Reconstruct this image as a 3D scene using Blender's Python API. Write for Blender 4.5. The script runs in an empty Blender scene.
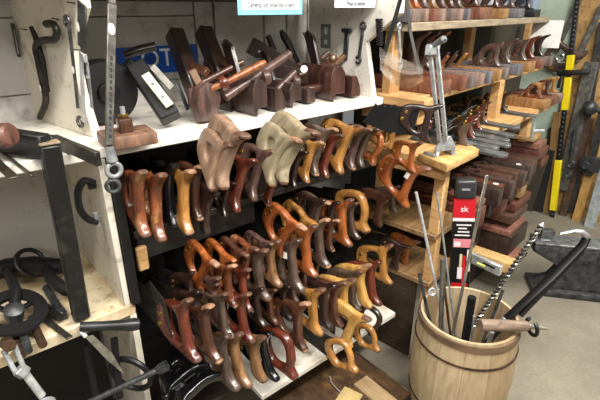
import bpy, bmesh, random
from math import *
from mathutils import Matrix, Vector
random.seed(11)
scn = bpy.context.scene
COL = scn.collection
I4 = Matrix.Identity(4)

# ------------------------------------------------------------------ camera (a real place in the shop, eye height 1.5 m)
F, HY, H = 450.0, 8.0, 1.5
PIT = atan((200 - HY) / F)
cam = bpy.data.cameras.new('camera'); cam.lens = F / 600 * 36; cam.sensor_width = 36; cam.clip_start = .02
co = bpy.data.objects.new('camera', cam); COL.objects.link(co)
co.location = (0, 0, H); co.rotation_euler = (pi / 2 - PIT, 0, 0); scn.camera = co
scn.view_settings.view_transform = 'Standard'; scn.view_settings.look = 'None'
scn.view_settings.gamma = 1; scn.view_settings.use_curve_mapping = False
scn.view_settings.exposure = 0.0

def ray(px, py):
    x = (px - 300) / F; y = (py - 200) / F
    return Vector((x, cos(PIT) - y * sin(PIT), -sin(PIT) - y * cos(PIT)))
def hz(px, py, z):                       # point on the horizontal plane z
    r = ray(px, py); t = (z - H) / r.z
    return Vector((r.x * t, r.y * t, z))
def dist(v): return v.y * cos(PIT) - (v.z - H) * sin(PIT)

class Frame:                             # a bench line: x along its front, y into it, z up
    def __init__(s, ox, oy, th):
        s.M = Matrix.Translation((ox, oy, 0)) @ Matrix.Rotation(th, 4, 'Z'); s.I = s.M.inverted(); s.th = th
    def at(s, px, py, y):                # point on the vertical plane y of this bench line
        e = s.I @ Vector((0, 0, H)); q = s.I @ (Vector((0, 0, H)) + ray(px, py)); d = q - e
        return e + d * ((y - e.y) / d.y)
    def on(s, px, py, z): return s.I @ hz(px, py, z)
    def w(s, p): return s.M @ Vector(p)
_a = hz(110, 160, 1.15)
L = Frame(_a.x, _a.y, radians(40))       # saw bench
R = Frame(.546, 1.582, radians(47))      # plane shelves

# ------------------------------------------------------------------ materials
def lin(h):
    h = h.lstrip('#'); o = []
    for i in (0, 2, 4):
        c = int(h[i:i+2], 16) / 255
        o.append(c / 12.92 if c <= .04045 else ((c + .055) / 1.055) ** 2.4)
    return o + [1]
class NT:
    def __init__(s, name):
        s.m = bpy.data.materials.new(name); s.m.use_nodes = True; s.t = s.m.node_tree
        s.b = s.t.nodes['Principled BSDF']
    def n(s, typ, **k):
        x = s.t.nodes.new(typ)
        for a, v in k.items():
            if a.startswith('i_'):
                key = a[2:]; x.inputs[int(key) if key.isdigit() else key.replace('_', ' ')].default_value = v
            else: setattr(x, a, v)
        return x
    def l(s, a, b): s.t.links.new(a, b)
    def coords(s, scale=(1, 1, 1), rnd=True):
        tc = s.n('ShaderNodeTexCoord'); mp = s.n('ShaderNodeMapping'); mp.inputs['Scale'].default_value = scale
        s.l(tc.outputs['Object'], mp.inputs['Vector'])
        if rnd:
            oi = s.n('ShaderNodeObjectInfo'); mu = s.n('ShaderNodeMath', operation='MULTIPLY'); mu.inputs[1].default_value = 37.
            s.l(oi.outputs['Random'], mu.inputs[0]); s.l(mu.outputs[0], mp.inputs['Location'])
        return mp.outputs[0]
    def noise(s, vec, scale, detail=3., rough=.55, dist=0.):
        x = s.n('ShaderNodeTexNoise'); x.inputs['Scale'].default_value = scale; x.inputs['Detail'].default_value = detail
        x.inputs['Roughness'].default_value = rough; x.inputs['Distortion'].default_value = dist
        s.l(vec, x.inputs['Vector']); return x.outputs['Fac']
    def ramp(s, fac, stops):
        x = s.n('ShaderNodeValToRGB'); e = x.color_ramp.elements
        while len(e) < len(stops): e.new(.5)
        for el, (p, c) in zip(e, stops): el.position = p; el.color = c if not isinstance(c, str) else lin(c)
        s.l(fac, x.inputs[0]); return x.outputs['Color']
    def mix(s, fac, a, b, mode='MIX'):
        x = s.n('ShaderNodeMix', data_type='RGBA', blend_type=mode)
        for v, i in ((fac, 0), (a, 6), (b, 7)):
            if hasattr(v, 'links') or hasattr(v, 'is_linked'): s.l(v, x.inputs[i])
            else: x.inputs[i].default_value = v if not isinstance(v, str) else lin(v)
        return x.outputs[2]
    def bump(s, fac, st, d=.002):
        x = s.n('ShaderNodeBump'); x.inputs['Strength'].default_value = st; x.inputs['Distance'].default_value = d
        s.l(fac, x.inputs['Height']); s.l(x.outputs[0], s.b.inputs['Normal'])
    def fin(s, col, rough=.5, metal=0., coat=0.):
        if isinstance(col, str): s.b.inputs['Base Color'].default_value = lin(col)
        else: s.l(col, s.b.inputs['Base Color'])
        if isinstance(rough, float): s.b.inputs['Roughness'].default_value = rough
        else: s.l(rough, s.b.inputs['Roughness'])
        s.b.inputs['Metallic'].default_value = metal; s.b.inputs['Coat Weight'].default_value = coat
        s.b.inputs['Coat Roughness'].default_value = .18
        return s.m
MC = {}
def wood(dark, light, rough=.5, coat=0., scale=(6, 6, 1.2), k=9., wear=None):
    key = ('w', dark, light, rough, coat, scale, wear)
    if key in MC: return MC[key]
    t = NT('wood'); v = t.coords(scale); f = t.noise(v, k, 5., .6, .6)
    c = t.ramp(f, [(.3, dark), (.68, light)])
    v2 = t.coords((1, 1, 1)); g = t.noise(v2, 26., 3.)
    c = t.mix(t.ramp(g, [(.55, (0, 0, 0, 1)), (.72, (.55, .55, .55, 1))]), c, dark)
    if wear:
        h = t.noise(v2, 14., 4., .65); c = t.mix(t.ramp(h, [(.55, (0, 0, 0, 1)), (.66, (.8, .8, .8, 1))]), c, wear)
    t.bump(f, .15, .001)
    MC[key] = t.fin(c, rough, 0., coat); return MC[key]
def metal(a, b, rough=.4, met=.85, k=30.):
    key = ('m', a, b, rough, met)
    if key in MC: return MC[key]
    t = NT('steel'); v = t.coords((1, 1, 1)); f = t.noise(v, k, 5., .65)
    MC[key] = t.fin(t.ramp(f, [(.35, a), (.7, b)]), rough, met); return MC[key]
def flat(c, rough=.5, met=0., coat=0.):
    key = ('f', c, rough, met, coat)
    if key in MC: return MC[key]
    t = NT('paint'); v = t.coords((1, 1, 1)); f = t.noise(v, 40., 3.)
    b = lin(c); d = [x * .86 for x in b[:3]] + [1]
    MC[key] = t.fin(t.ramp(f, [(.3, d), (.7, b)]), rough, met, coat); return MC[key]
def painted(base, dirt, wood_c, rough=.55, k=5., lo=.58, hi=.72, scale=(1, 1, 1)):
    key = ('p', base, dirt, wood_c, lo)
    if key in MC: return MC[key]
    t = NT('worn_paint'); v = t.coords(scale)
    f = t.noise(v, k, 6., .65); g = t.noise(v, k * 5, 4., .6)
    c = t.mix(t.ramp(f, [(lo, (0, 0, 0, 1)), (hi, (1, 1, 1, 1))]), base, wood_c)
    c = t.mix(t.ramp(g, [(.56, (0, 0, 0, 1)), (.72, (.7, .7, .7, 1))]), c, dirt)
    MC[key] = t.fin(c, rough); return MC[key]

# ------------------------------------------------------------------ mesh tools
def spline(P, n=44, closed=True):
    o = []; m = len(P)
    segs = m if closed else m - 1
    per = max(1, n // segs)
    for i in range(segs):
        if closed: a, b, c, d = P[i-1], P[i], P[(i+1) % m], P[(i+2) % m]
        else: a, b, c, d = P[max(i-1, 0)], P[i], P[i+1], P[min(i+2, m-1)]
        a, b, c, d = map(Vector, (a, b, c, d))
        for j in range(per):
            t = j / per
            o.append(.5 * (2*b + (c-a)*t + (2*a-5*b+4*c-d)*t*t + (3*b-a-3*c+d)*t**3))
    if not closed: o.append(Vector(P[-1]))
    return o
class MB:
    def __init__(s): s.bm = bmesh.new()
    def box(s, c, d, R=None, bev=0., seg=1, mi=0):
        M = Matrix.Translation(c) @ (R.to_4x4() if R else I4) @ Matrix.Diagonal((d[0], d[1], d[2], 1))
        g = bmesh.ops.create_cube(s.bm, size=1, matrix=M); vs = g['verts']
        fs = {f for v in vs for f in v.link_faces}
        for f in fs: f.material_index = mi
        if bev > 0:
            es = {e for v in vs for e in v.link_edges}
            bmesh.ops.bevel(s.bm, geom=list(es), offset=min(bev, min(d) * .45), segments=seg, affect='EDGES', profile=.5)
        return s
    def bar(s, a, b, w, h, up=(0, 0, 1), bev=.001, seg=1):     # beam from a to b, w across, h along up
        a = Vector(a); b = Vector(b); d = (b - a); ln = d.length; d.normalize()
        x = d.cross(Vector(up)).normalized(); u = x.cross(d)
        Rm = Matrix((x, d, u)).transposed()
        return s.box((a + b) / 2, (w, ln, h), Rm, bev, seg)
    def tube(s, P, r, seg=10, closed=False, sx=1., ref=None):
        P = [Vector(p) for p in P]; n = len(P); rr = r if isinstance(r, (list, tuple)) else [r] * n
        rings = []; u = None
        for i, p in enumerate(P):
            if closed: t = P[(i+1) % n] - P[i-1]
            else: t = P[min(i+1, n-1)] - P[max(i-1, 0)]
            t.normalize()
            if u is None:
                u = Vector(ref) if ref else (Vector((0, 0, 1)) if abs(t.z) < .9 else Vector((1, 0, 0)))
            u = (u - t * u.dot(t)).normalized(); v = t.cross(u)
            rings.append([s.bm.verts.new(p + (u * cos(2*pi*k/seg) * sx + v * sin(2*pi*k/seg)) * rr[i]) for k in range(seg)])
        for i in range(n if closed else n - 1):
            a, b = rings[i], rings[(i+1) % n]
            for k in range(seg): s.bm.faces.new((a[k], a[(k+1) % seg], b[(k+1) % seg], b[k]))
        if not closed:
            s.bm.faces.new(rings[0][::-1]); s.bm.faces.new(rings[-1])
        return s
    def ring(s, c, nrm, Rr, r, seg=8, n=22, a0=0., a1=2*pi, ref=None):
        nrm = Vector(nrm).normalized(); u = Vector(ref) if ref else (Vector((0, 0, 1)) if abs(nrm.z) < .9 else Vector((1, 0, 0)))
        u = (u - nrm * u.dot(nrm)).normalized(); v = nrm.cross(u); c = Vector(c)
        full = abs(a1 - a0 - 2*pi) < 1e-6
        P = [c + (u * cos(a0 + (a1-a0) * i / (n if full else n-1)) + v * sin(a0 + (a1-a0) * i / (n if full else n-1))) * Rr for i in range(n)]
        return s.tube(P, r, seg, full)
    def lathe(s, prof, M=I4, seg=24):
        rings = []
        for r, z in prof:
            rings.append([s.bm.verts.new(M @ Vector((max(r, 1e-5) * cos(2*pi*k/seg), max(r, 1e-5) * sin(2*pi*k/seg), z))) for k in range(seg)])
        for a, b in zip(rings, rings[1:]):
            for k in range(seg): s.bm.faces.new((a[k], a[(k+1) % seg], b[(k+1) % seg], b[k]))
        for rg, pr, fl in ((rings[0], prof[0], 1), (rings[-1], prof[-1], 0)):
            if pr[0] < 1e-4: s.bm.faces.new(rg[::-1] if fl else rg)
        return s
    def cyl(s, a, b, r, seg=16, r2=None):
        a = Vector(a); b = Vector(b); M = Matrix.Translation(a) @ (b - a).to_track_quat('Z', 'Y').to_matrix().to_4x4()
        ln = (b - a).length; r2 = r if r2 is None else r2; e = min(r, r2, ln) * .12
        return s.lathe([(0, 0), (r - e, 0), (r, e), (r2, ln - e), (r2 - e, ln), (0, ln)], M, seg)
    def prism(s, outer, holes=(), th=.02, M=I4, rnd=0., steps=2, tip=None):
        loops = []
        def prep(P, hole):
            P = [Vector((p[0], p[1])) for p in P]
            A = sum(P[i-1].x * P[i].y - P[i].x * P[i-1].y for i in range(len(P)))
            if (A < 0) != hole: P.reverse()
            N = []
            for i in range(len(P)):
                t = (P[(i+1) % len(P)] - P[i-1]); t.normalize(); N.append(Vector((t.y, -t.x)))
            return P, N
        lv = []
        if rnd > 0:
            for i in range(steps + 1):
                a = pi / 2 * i / steps; lv.append((-th/2 + rnd * (1 - sin(a)), rnd * (1 - cos(a))))
            lv = [( -th/2 + rnd*(1-cos(pi/2*i/steps)), rnd*(1-sin(pi/2*i/steps))) for i in range(steps+1)]
        else: lv = [(-th/2, 0.)]
        lv = lv + [(-z, o) for z, o in reversed(lv)]
        caps = [[], []]
        for P, hole in [(outer, False)] + [(h, True) for h in holes]:
            P, N = prep(P, hole); rings = []
            for z, ins in lv:
                rings.append([s.bm.verts.new(M @ Vector((p.x - n.x * ins, p.y - n.y * ins, z))) for p, n in zip(P, N)])
            k = len(P)
            for a, b in zip(rings, rings[1:]):
                for i in range(k):
                    f = s.bm.faces.new((a[i], a[(i+1) % k], b[(i+1) % k], b[i]))
                    if tip:
                        q = (P[i] + P[(i+1) % k]) / 2
                        if not hole and tip(q): f.material_index = 1
            for j, rg in ((0, rings[0]), (1, rings[-1])):
                for i in range(k):
                    e = s.bm.edges.get((rg[i], rg[(i+1) % k])) or s.bm.edges.new((rg[i], rg[(i+1) % k])); caps[j].append(e)
        for es in caps: bmesh.ops.triangle_fill(s.bm, use_beauty=True, use_dissolve=False, edges=es)
        return s
    def grid(s, fn, nu, nv, th=0.):
        V = [[s.bm.verts.new(fn(i / nu, j / nv)) for j in range(nv + 1)] for i in range(nu + 1)]
        for i in range(nu):
            for j in range(nv): s.bm.faces.new((V[i][j], V[i+1][j], V[i+1][j+1], V[i][j+1]))
        if th: 
            bmesh.ops.recalc_face_normals(s.bm, faces=s.bm.faces[:])
            bmesh.ops.solidify(s.bm, geom=s.bm.faces[:], thickness=th)
        return s
    def mesh(s, name, smooth=True):
        bmesh.ops.recalc_face_normals(s.bm, faces=s.bm.faces[:])
        me = bpy.data.meshes.new(name); s.bm.to_mesh(me); s.bm.free()
        if smooth:
            me.shade_smooth()
            me.set_sharp_from_angle(angle=radians(38))
        return me
    def build(s, name, mat, parent=None, M=None, smooth=True):
        # geometry given in frame M (None = the parent's own frame)
        me = s.mesh(name, smooth)
        if M is not None:
            me.transform(parent.matrix_world.inverted() @ M if parent else M)
        o = link(name, me, mat, parent); return o
def link(name, me, mat, parent=None):
    o = bpy.data.objects.new(name, me); COL.objects.link(o)
    if parent: o.parent = parent; o.matrix_world = parent.matrix_world.copy()
    mats = mat if isinstance(mat, (list, tuple)) else [mat]
    while len(me.materials) < len(mats): me.materials.append(None)
    for i, m in enumerate(mats):
        o.material_slots[i].link = 'OBJECT'; o.material_slots[i].material = m
    return o
def tag(o, label=None, cat=None, group=None, kind=None):
    if label: o['label'] = label
    if cat: o['category'] = cat
    if group: o['group'] = group
    if kind: o['kind'] = kind
    return o
def thing(name, label, cat, M=I4, group=None):
    o = bpy.data.objects.new(name, None); o.empty_display_size = .05; COL.objects.link(o); o.matrix_world = M.copy()
    return tag(o, label, cat, group)
def sub(o, name, me, mat, M=I4):          # a child with its own local matrix
    c = link(name, me, mat); c.parent = o; c.matrix_parent_inverse = I4; c.matrix_local = M
    c.matrix_world = o.matrix_world @ M
    return c
def struct(name, mb, mat, M=I4, smooth=False):
    o = mb.build(name, mat, None, M, smooth); o['kind'] = 'structure'; return o
def T(x, y, z): return Matrix.Translation((x, y, z))
def Rx(a): return Matrix.Rotation(radians(a), 4, 'X')
def Ry(a): return Matrix.Rotation(radians(a), 4, 'Y')
def Rz(a): return Matrix.Rotation(radians(a), 4, 'Z')
ORD = 'first second third fourth fifth sixth seventh eighth ninth tenth eleventh twelfth thirteenth fourteenth fifteenth sixteenth seventeenth eighteenth nineteenth twentieth twenty-first twenty-second twenty-third twenty-fourth twenty-fifth'.split()
_text = {}
def text_mesh(s, size, ext=.0008):
    cu = bpy.data.curves.new('text', 'FONT'); cu.body = s; cu.size = size; cu.extrude = ext; cu.align_x = 'CENTER'; cu.align_y = 'CENTER'; cu.resolution_u = 3
    o = bpy.data.objects.new('text', cu); COL.objects.link(o)
    dg = bpy.context.evaluated_depsgraph_get(); me = bpy.data.meshes.new_from_object(o.evaluated_get(dg))
    bpy.data.objects.remove(o); bpy.data.curves.remove(cu); me.materials.clear(); return me

# palette
W = dict(
 dark=wood('#160d0a', '#33201a', .36, .5), brown=wood('#2c1810', '#583626', .34, .6), red=wood('#35150e', '#6b3020', .32, .65),
 orange=wood('#5f2a11', '#a05a2a', .33, .6), gold=wood('#6f481d', '#b17e41', .36, .5), yellow=wood('#94692c', '#c9a05c', .4, .4),
 tan=wood('#503622', '#8a6542', .4, .5), grey=wood('#2a1f19', '#5c4a3e', .38, .55), pale=wood('#6a5142', '#987c66', .5, .15),
 ash=wood('#6f634c', '#a0937a', .55, .1), black=flat('#0b0b0e', .22, 0., .6), mauve=wood('#2e1e1a', '#624840', .42, .35),
 speck=wood('#3f1f14', '#7f4626', .36, .55, (5, 5, 2), 9., '#b08456'))
ENDG = wood('#6a4a36', '#a88266', .6, .05)
ENDD = wood('#3a261c', '#6a4836', .55, .1)
STEEL = metal('#777a7c', '#b4b6b7', .38, .45); DSTEEL = metal('#2b2d2f', '#55585a', .42, .5); BRIGHT = metal('#a8aaab', '#e4e6e6', .25, .5)
RUST = metal('#2c1d15', '#5c4433', .6, .5); IRON = flat('#17181a', .42, .3); BLACK = flat('#0c0c0d', .5); BRASS = metal('#8a6a2c', '#c9a653', .35, .9)
SAWST = metal('#1c1b1a', '#47433f', .5, .7)
PINE = wood('#a87f4e', '#cfa873', .6, 0., (2, 2, 14), 6.); PINEX = wood('#a87f4e', '#cfa873', .6, 0., (2, 14, 14), 4.); PINEY = wood('#a0764a', '#cfa873', .6, 0., (14, 2, 14), 4.)
DARKW = wood('#120d0a', '#2a1f18', .6, .05, (1.5, 12, 12), 5.)
REDW = wood('#2a130b', '#4c2415', .5, .15, (1.5, 12, 12), 5.)
WHITE = painted('#dedad0', '#8f8678', '#b7a27e', .5, 5., .64, .8)
WORN = painted('#cfc3a6', '#7a684e', '#a98d62', .65, 7., .42, .66)
WALLW = painted('#bdbab5', '#7d7973', '#a49b90', .6, 3., .62, .9)
CREAM = painted('#d3ccbc', '#958c7e', '#aca292', .6, 4., .58, .85)
TAGW = flat('#ece9e0', .6)
# ------------------------------------------------------------------ the setting
t = NT('concrete'); v = t.coords((1, 1, 1), False)
f = t.noise(v, 3., 6., .65); g = t.noise(v, 70., 6., .8); s_ = t.noise(v, 1.3, 4., .6)
c = t.ramp(f, [(.3, '#686256'), (.7, '#888171')]); c = t.mix(t.ramp(g, [(.44, (0, 0, 0, 1)), (.66, (.55, .55, .55, 1))]), c, '#64604f')
c = t.mix(t.ramp(s_, [(.56, (0, 0, 0, 1)), (.68, (.7, .7, .7, 1))]), c, '#6a5f4c')
t.bump(g, .25, .003); CONC = t.fin(c, .75)
struct('floor', MB().box((1.0, 1.5, -.03), (8, 8, .06)), CONC)
struct('ceiling', MB().box((1.0, 1.5, 2.75), (8, 8, .1)), flat('#cfcbc2', .8))
# back wall of the saw bench: painted boards with dark joints
mb = MB()
zz = [0, 1.262, 1.475, 1.66, 2.7]
for a, b in zip(zz, zz[1:]): mb.box((-.38, .455, (a + b) / 2), (1.75, .03, b - a - .003), None, .0015)
for x0, x1 in ((.50, .575), (.58, .80), (.805, .915), (.92, 1.03), (1.035, 1.2)): mb.box(((x0 + x1) / 2, .455, 1.35), (x1 - x0 - .003, .03, 2.7), None, .0015)
mb.box((-.2, .475, 1.35), (3.0, .01, 2.7))
struct('wall_back', mb, WALLW, L.M)
struct('trim_1', MB().box((-.1, .425, 1.545), (1.7, .05, .05), None, .006), wood('#2b2622', '#5a5048', .7, 0., (1.5, 12, 12)), L.M)
# behind and at the end of the plane shelves
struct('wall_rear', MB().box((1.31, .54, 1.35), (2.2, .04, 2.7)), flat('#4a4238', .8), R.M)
struct('wall_end', MB().box((2.32, -.9, 1.35), (.05, 3.6, 2.7)), painted('#b4c6b4', '#8fa092', '#a5b5a3', .6, 4., .6, .8), R.M)

# ------------------------------------------------------------------ saw bench / hutch
u = thing('shelving_unit', 'white painted hutch bench with worn shelves holding the saws', 'shelving', L.M)
def part(par, name, mb, mat, M=L.M, smooth=True): return mb.build(name, mat, par, M, smooth)
part(u, 'upper_shelf', MB().box((.19, .215, 1.171), (1.70, .43, .028), None, .003), WHITE)   # shelf holding the moulding planes
part(u, 'overhead_shelf', MB().box((.18, .25, 1.56), (1.62, .36, .035), None, .003).box((.18, .045, 1.59), (1.62, .02, .11), None, .003), CREAM)
part(u, 'lower_shelf', MB().box((-.325, .215, .70), (.65, .43, .036), None, .003), WORN)
# splayed divider with its slanted front edge
D0 = L.I @ hz(100, 150, 1.15)
ddir = (L.I.to_3x3() @ Vector((-.775, .632, 0))).normalized(); dn = Vector((0, 0, 1)).cross(ddir)
MD = L.M @ Matrix.Translation((D0.x, D0.y, 0)) @ Matrix((ddir, (0, 0, 1), ddir.cross(Vector((0, 0, 1))))).transposed().to_4x4()
part(u, 'divider_panel', MB().prism([(.0, 1.186), (.46, 1.186), (.46, 1.54), (-.06, 1.54), (-.06, 1.50), (.035, 1.40), (.03, 1.3)], (), .022, MD, .001, 1), CREAM, I4)
part(u, 'lower_divider', MB().box((-.02, .215, .937), (.018, .428, .438), None, .002), CREAM)
part(u, 'base_divider', MB().box((-.009, .215, .341), (.018, .428, .682), None, .002), CREAM)
part(u, 'front_stile', MB().box((.003, .0, .937), (.024, .02, .438), None, .002), BLACK)
part(u, 'bracket', MB().box((.045, .012, .845), (.03, .015, .075), None, .003), PINE)
def atx(fr, px, py, x0):
    e = fr.I @ Vector((0, 0, H)); q = fr.I @ (Vector((0, 0, H)) + ray(px, py)); d = q - e
    return e + d * ((x0 - e.x) / d.x)
PY_ = Matrix(((0, 0, 1, 0), (1, 0, 0, 0), (0, 1, 0, 0), (0, 0, 0, 1)))
sx_ = L.at(375, 93, .03).x - .008; e0, e1, e2 = atx(L, 375, 93, sx_), atx(L, 368, 42, sx_), atx(L, 402, 13, sx_)
ep = [(e0.y, 1.186), (.40, 1.186), (.40, 1.541), (e2.y, 1.541), (e2.y, e2.z), (e1.y, e1.z)]
part(u, 'end_panel', MB().prism(ep, (), .022, L.M @ T(sx_, 0, 0) @ Matrix(((0, 0, 1, 0), (1, 0, 0, 0), (0, 1, 0, 0), (0, 0, 0, 1))), .001, 1), WHITE, I4)
part(u, 'rack_board', MB().box((.51, .2, .925), (.96, .40, .022), None, .002), DARKW)
part(u, 'apron_board', MB().box((.24, .03, .874), (.40, .02, .08), None, .002), wood('#0e0c0b', '#242220', .5, .1, (1.5, 12, 12), 5.))
part(u, 'stained_board', MB().box((.52, .37, .82), (.22, .02, .18), None, .002), REDW)
part(u, 'upper_shade_strip', MB().box((.51, .392, 1.05), (.96, .012, .2), None, .002), wood('#121110', '#2a2826', .55, .1, (1.5, 12, 12), 5.))  # added dark strip: the shade beneath the upper shelf, put into colour
part(u, 'side_rack', MB().box((.85, .2, .645), (.30, .40, .022), None, .002), DARKW)
BZS = .27
b0 = L.on(250, 400, BZS); b1 = L.on(372, 330, BZS)
yb = (b0.y + b1.y) / 2
part(u, 'bottom_shelf', MB().box((.68, (yb + .4) / 2, BZS - .012), (.72, .4 - yb, .024), None, .003), painted('#dcd7ca', '#857b6b', '#b3a48a', .6, 6., .5, .75))
part(u, 'dark_shelf', MB().box((.165, .17, BZS - .03), (.30, .44, .02), None, .003), DARKW)
part(u, 'shelf_post', MB().box((.60, yb + .12, BZS + .06), (.035, .035, .12), None, .003), PINE)
part(u, 'base_shade_sheet', MB().box((-.34, .41, .34), (.62, .015, .68), None, .002), flat('#2a2622', .8))  # added dark sheet over the white wall, painting in the under-shelf shade
part(u, 'back_board', MB().box((.51, .41, .6), (.98, .015, 1.0), None, .002), flat('#14100d', .7))

# ------------------------------------------------------------------ saws
O1 = [(-.10,.030),(-.075,.044),(-.05,.050),(-.025,.052),(-.005,.058),(.014,.070),(.030,.075),(.036,.068),(.024,.054),(.014,.040),(.010,.022),(.011,0),(.015,-.022),(.018,-.04),(.026,-.054),(.040,-.066),(.040,-.076),(.022,-.079),(0,-.072),(-.02,-.066),(-.045,-.06),(-.07,-.05),(-.095,-.035),(-.105,-.005)]
H1 = [(-.060,.022),(-.04,.032),(-.024,.030),(-.015,.016),(-.014,0),(-.011,-.02),(-.009,-.036),(-.018,-.046),(-.036,-.044),(-.052,-.034),(-.062,-.01)]
O2 = [(-.10,.03),(-.06,.05),(-.03,.054),(-.005,.060),(.016,.072),(.034,.076),(.034,.064),(.018,.046),(.012,.022),(.012,0),(.018,-.025),(.026,-.048),(.042,-.066),(.036,-.08),(.010,-.078),(-.006,-.064),(-.012,-.04),(-.014,-.015),(-.02,.01),(-.032,.016),(-.06,0),(-.09,-.02),(-.11,0)]
O3 = [(-.085,.03),(-.07,.05),(-.04,.06),(-.01,.068),(.022,.082),(.04,.082),(.04,.062),(.022,.03),(.016,0),(.018,-.04),(.026,-.058),(.018,-.072),(-.01,-.07),(-.04,-.066),(-.07,-.05),(-.085,-.02)]
H3 = [(-.065,.025),(-.04,.035),(-.024,.03),(-.018,0),(-.016,-.03),(-.03,-.042),(-.055,-.038),(-.068,-.01)]
O4 = [(-.085,.045),(-.045,.058),(-.005,.056),(.018,.040),(.028,.01),(.028,-.02),(.022,-.045),(.034,-.066),(.022,-.078),(-.01,-.068),(-.045,-.062),(-.08,-.048),(-.092,0)]
H4 = [(-.06,.026),(-.035,.035),(-.008,.032),(.004,.012),(.005,-.015),(-.002,-.036),(-.02,-.044),(-.048,-.038),(-.062,-.01)]
PR = Matrix(((0, 0, -1, 0), (-1, 0, 0, 0), (0, 1, 0, 0), (0, 0, 0, 1)))     # outline (outward, up) -> local x thick, y inward, z up
tipf = lambda q: q.x > .0 and (q.y > .066 or q.y < -.068)
def hmesh(o, h, th, rnd): return MB().prism(spline(o, 60), [spline(h, 40)] if h else [], th, PR, rnd, 3, tipf).mesh('handle')
HM = {1: hmesh(O1, H1, .0225, .008), 2: hmesh(O2, None, .0225, .0085), 3: hmesh([(x * 1.0, y * 1.05) for x, y in O1], [(x * .7 - .014, y * .5) for x, y in H1], .03, .0085), 4: hmesh(O4, H4, .025, .009)}
def blmesh(ln, h0, h1, ht):
    P = [(-.06, h0), (-ln, h1), (-ln, -.03), (-.06, -.065)]
    return MB().prism(P, (), .0016, PR).mesh('blade', False)
BL = {1: blmesh(.29, .04, .015, 0), 2: blmesh(.24, .035, .03, 0)}
NUT = MB().cyl((-.0135, .083, .012), (.0135, .083, .012), .0065, 12).mesh('saw_nut')
NUT2 = MB().cyl((-.0135, .090, -.016), (.0135, .090, -.016), .0065, 12).mesh('saw_nut')
STK = MB().box((-.0131, .012, .02), (.001, .013, .018)).mesh('price_sticker', False)
BASEH = .15
NAMES = dict(dark='dark brown', brown='brown', red='reddish brown', orange='bright orange-brown', gold='golden brown', yellow='pale yellow', tan='tan', grey='greyish brown', pale='pale pinkish', ash='pale ash-grey', black='glossy black', mauve='dusty mauve-brown', speck='speckled brown')
def saw(px, py, hp, o, colr, var=1, pitch=12, yaw=0, lean=0, blade=1, stick=False, endc=None):
    p = L.at(px, py, -o); wp = L.w(p)
    r = Vector((0, 0, 1)); k = hp / (F * cos(PIT) / dist(wp)) / BASEH / max(.8, cos(radians(pitch)))
    k = max(.62, min(1.25, k))
    th = degrees(L.th)
    M = T(*wp) @ Rz(th + yaw) @ Matrix.Diagonal((k, k, k, 1))
    u = thing('hand_saw', None, 'saw', M)
    Hm = Ry(lean) @ Rx(pitch)
    h = sub(u, 'handle', HM[var], [W[colr], endc or (random.choice((ENDG, ENDD, W[colr], ENDD)) if colr not in ('black', 'dark') else W[colr])], Hm)
    if blade: sub(u, 'blade', BL[blade], SAWST, Ry(lean) @ T(0, 0, 0))
    for me in (NUT, NUT2): 
        q = sub(u, 'saw_nut', me, BRASS, Hm); q.parent = h; q.matrix_local = I4; q.matrix_parent_inverse = I4
    if stick: 
        q = sub(u, 'price_sticker', STK, TAGW, Hm); q.parent = h; q.matrix_local = I4
    return u
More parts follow.
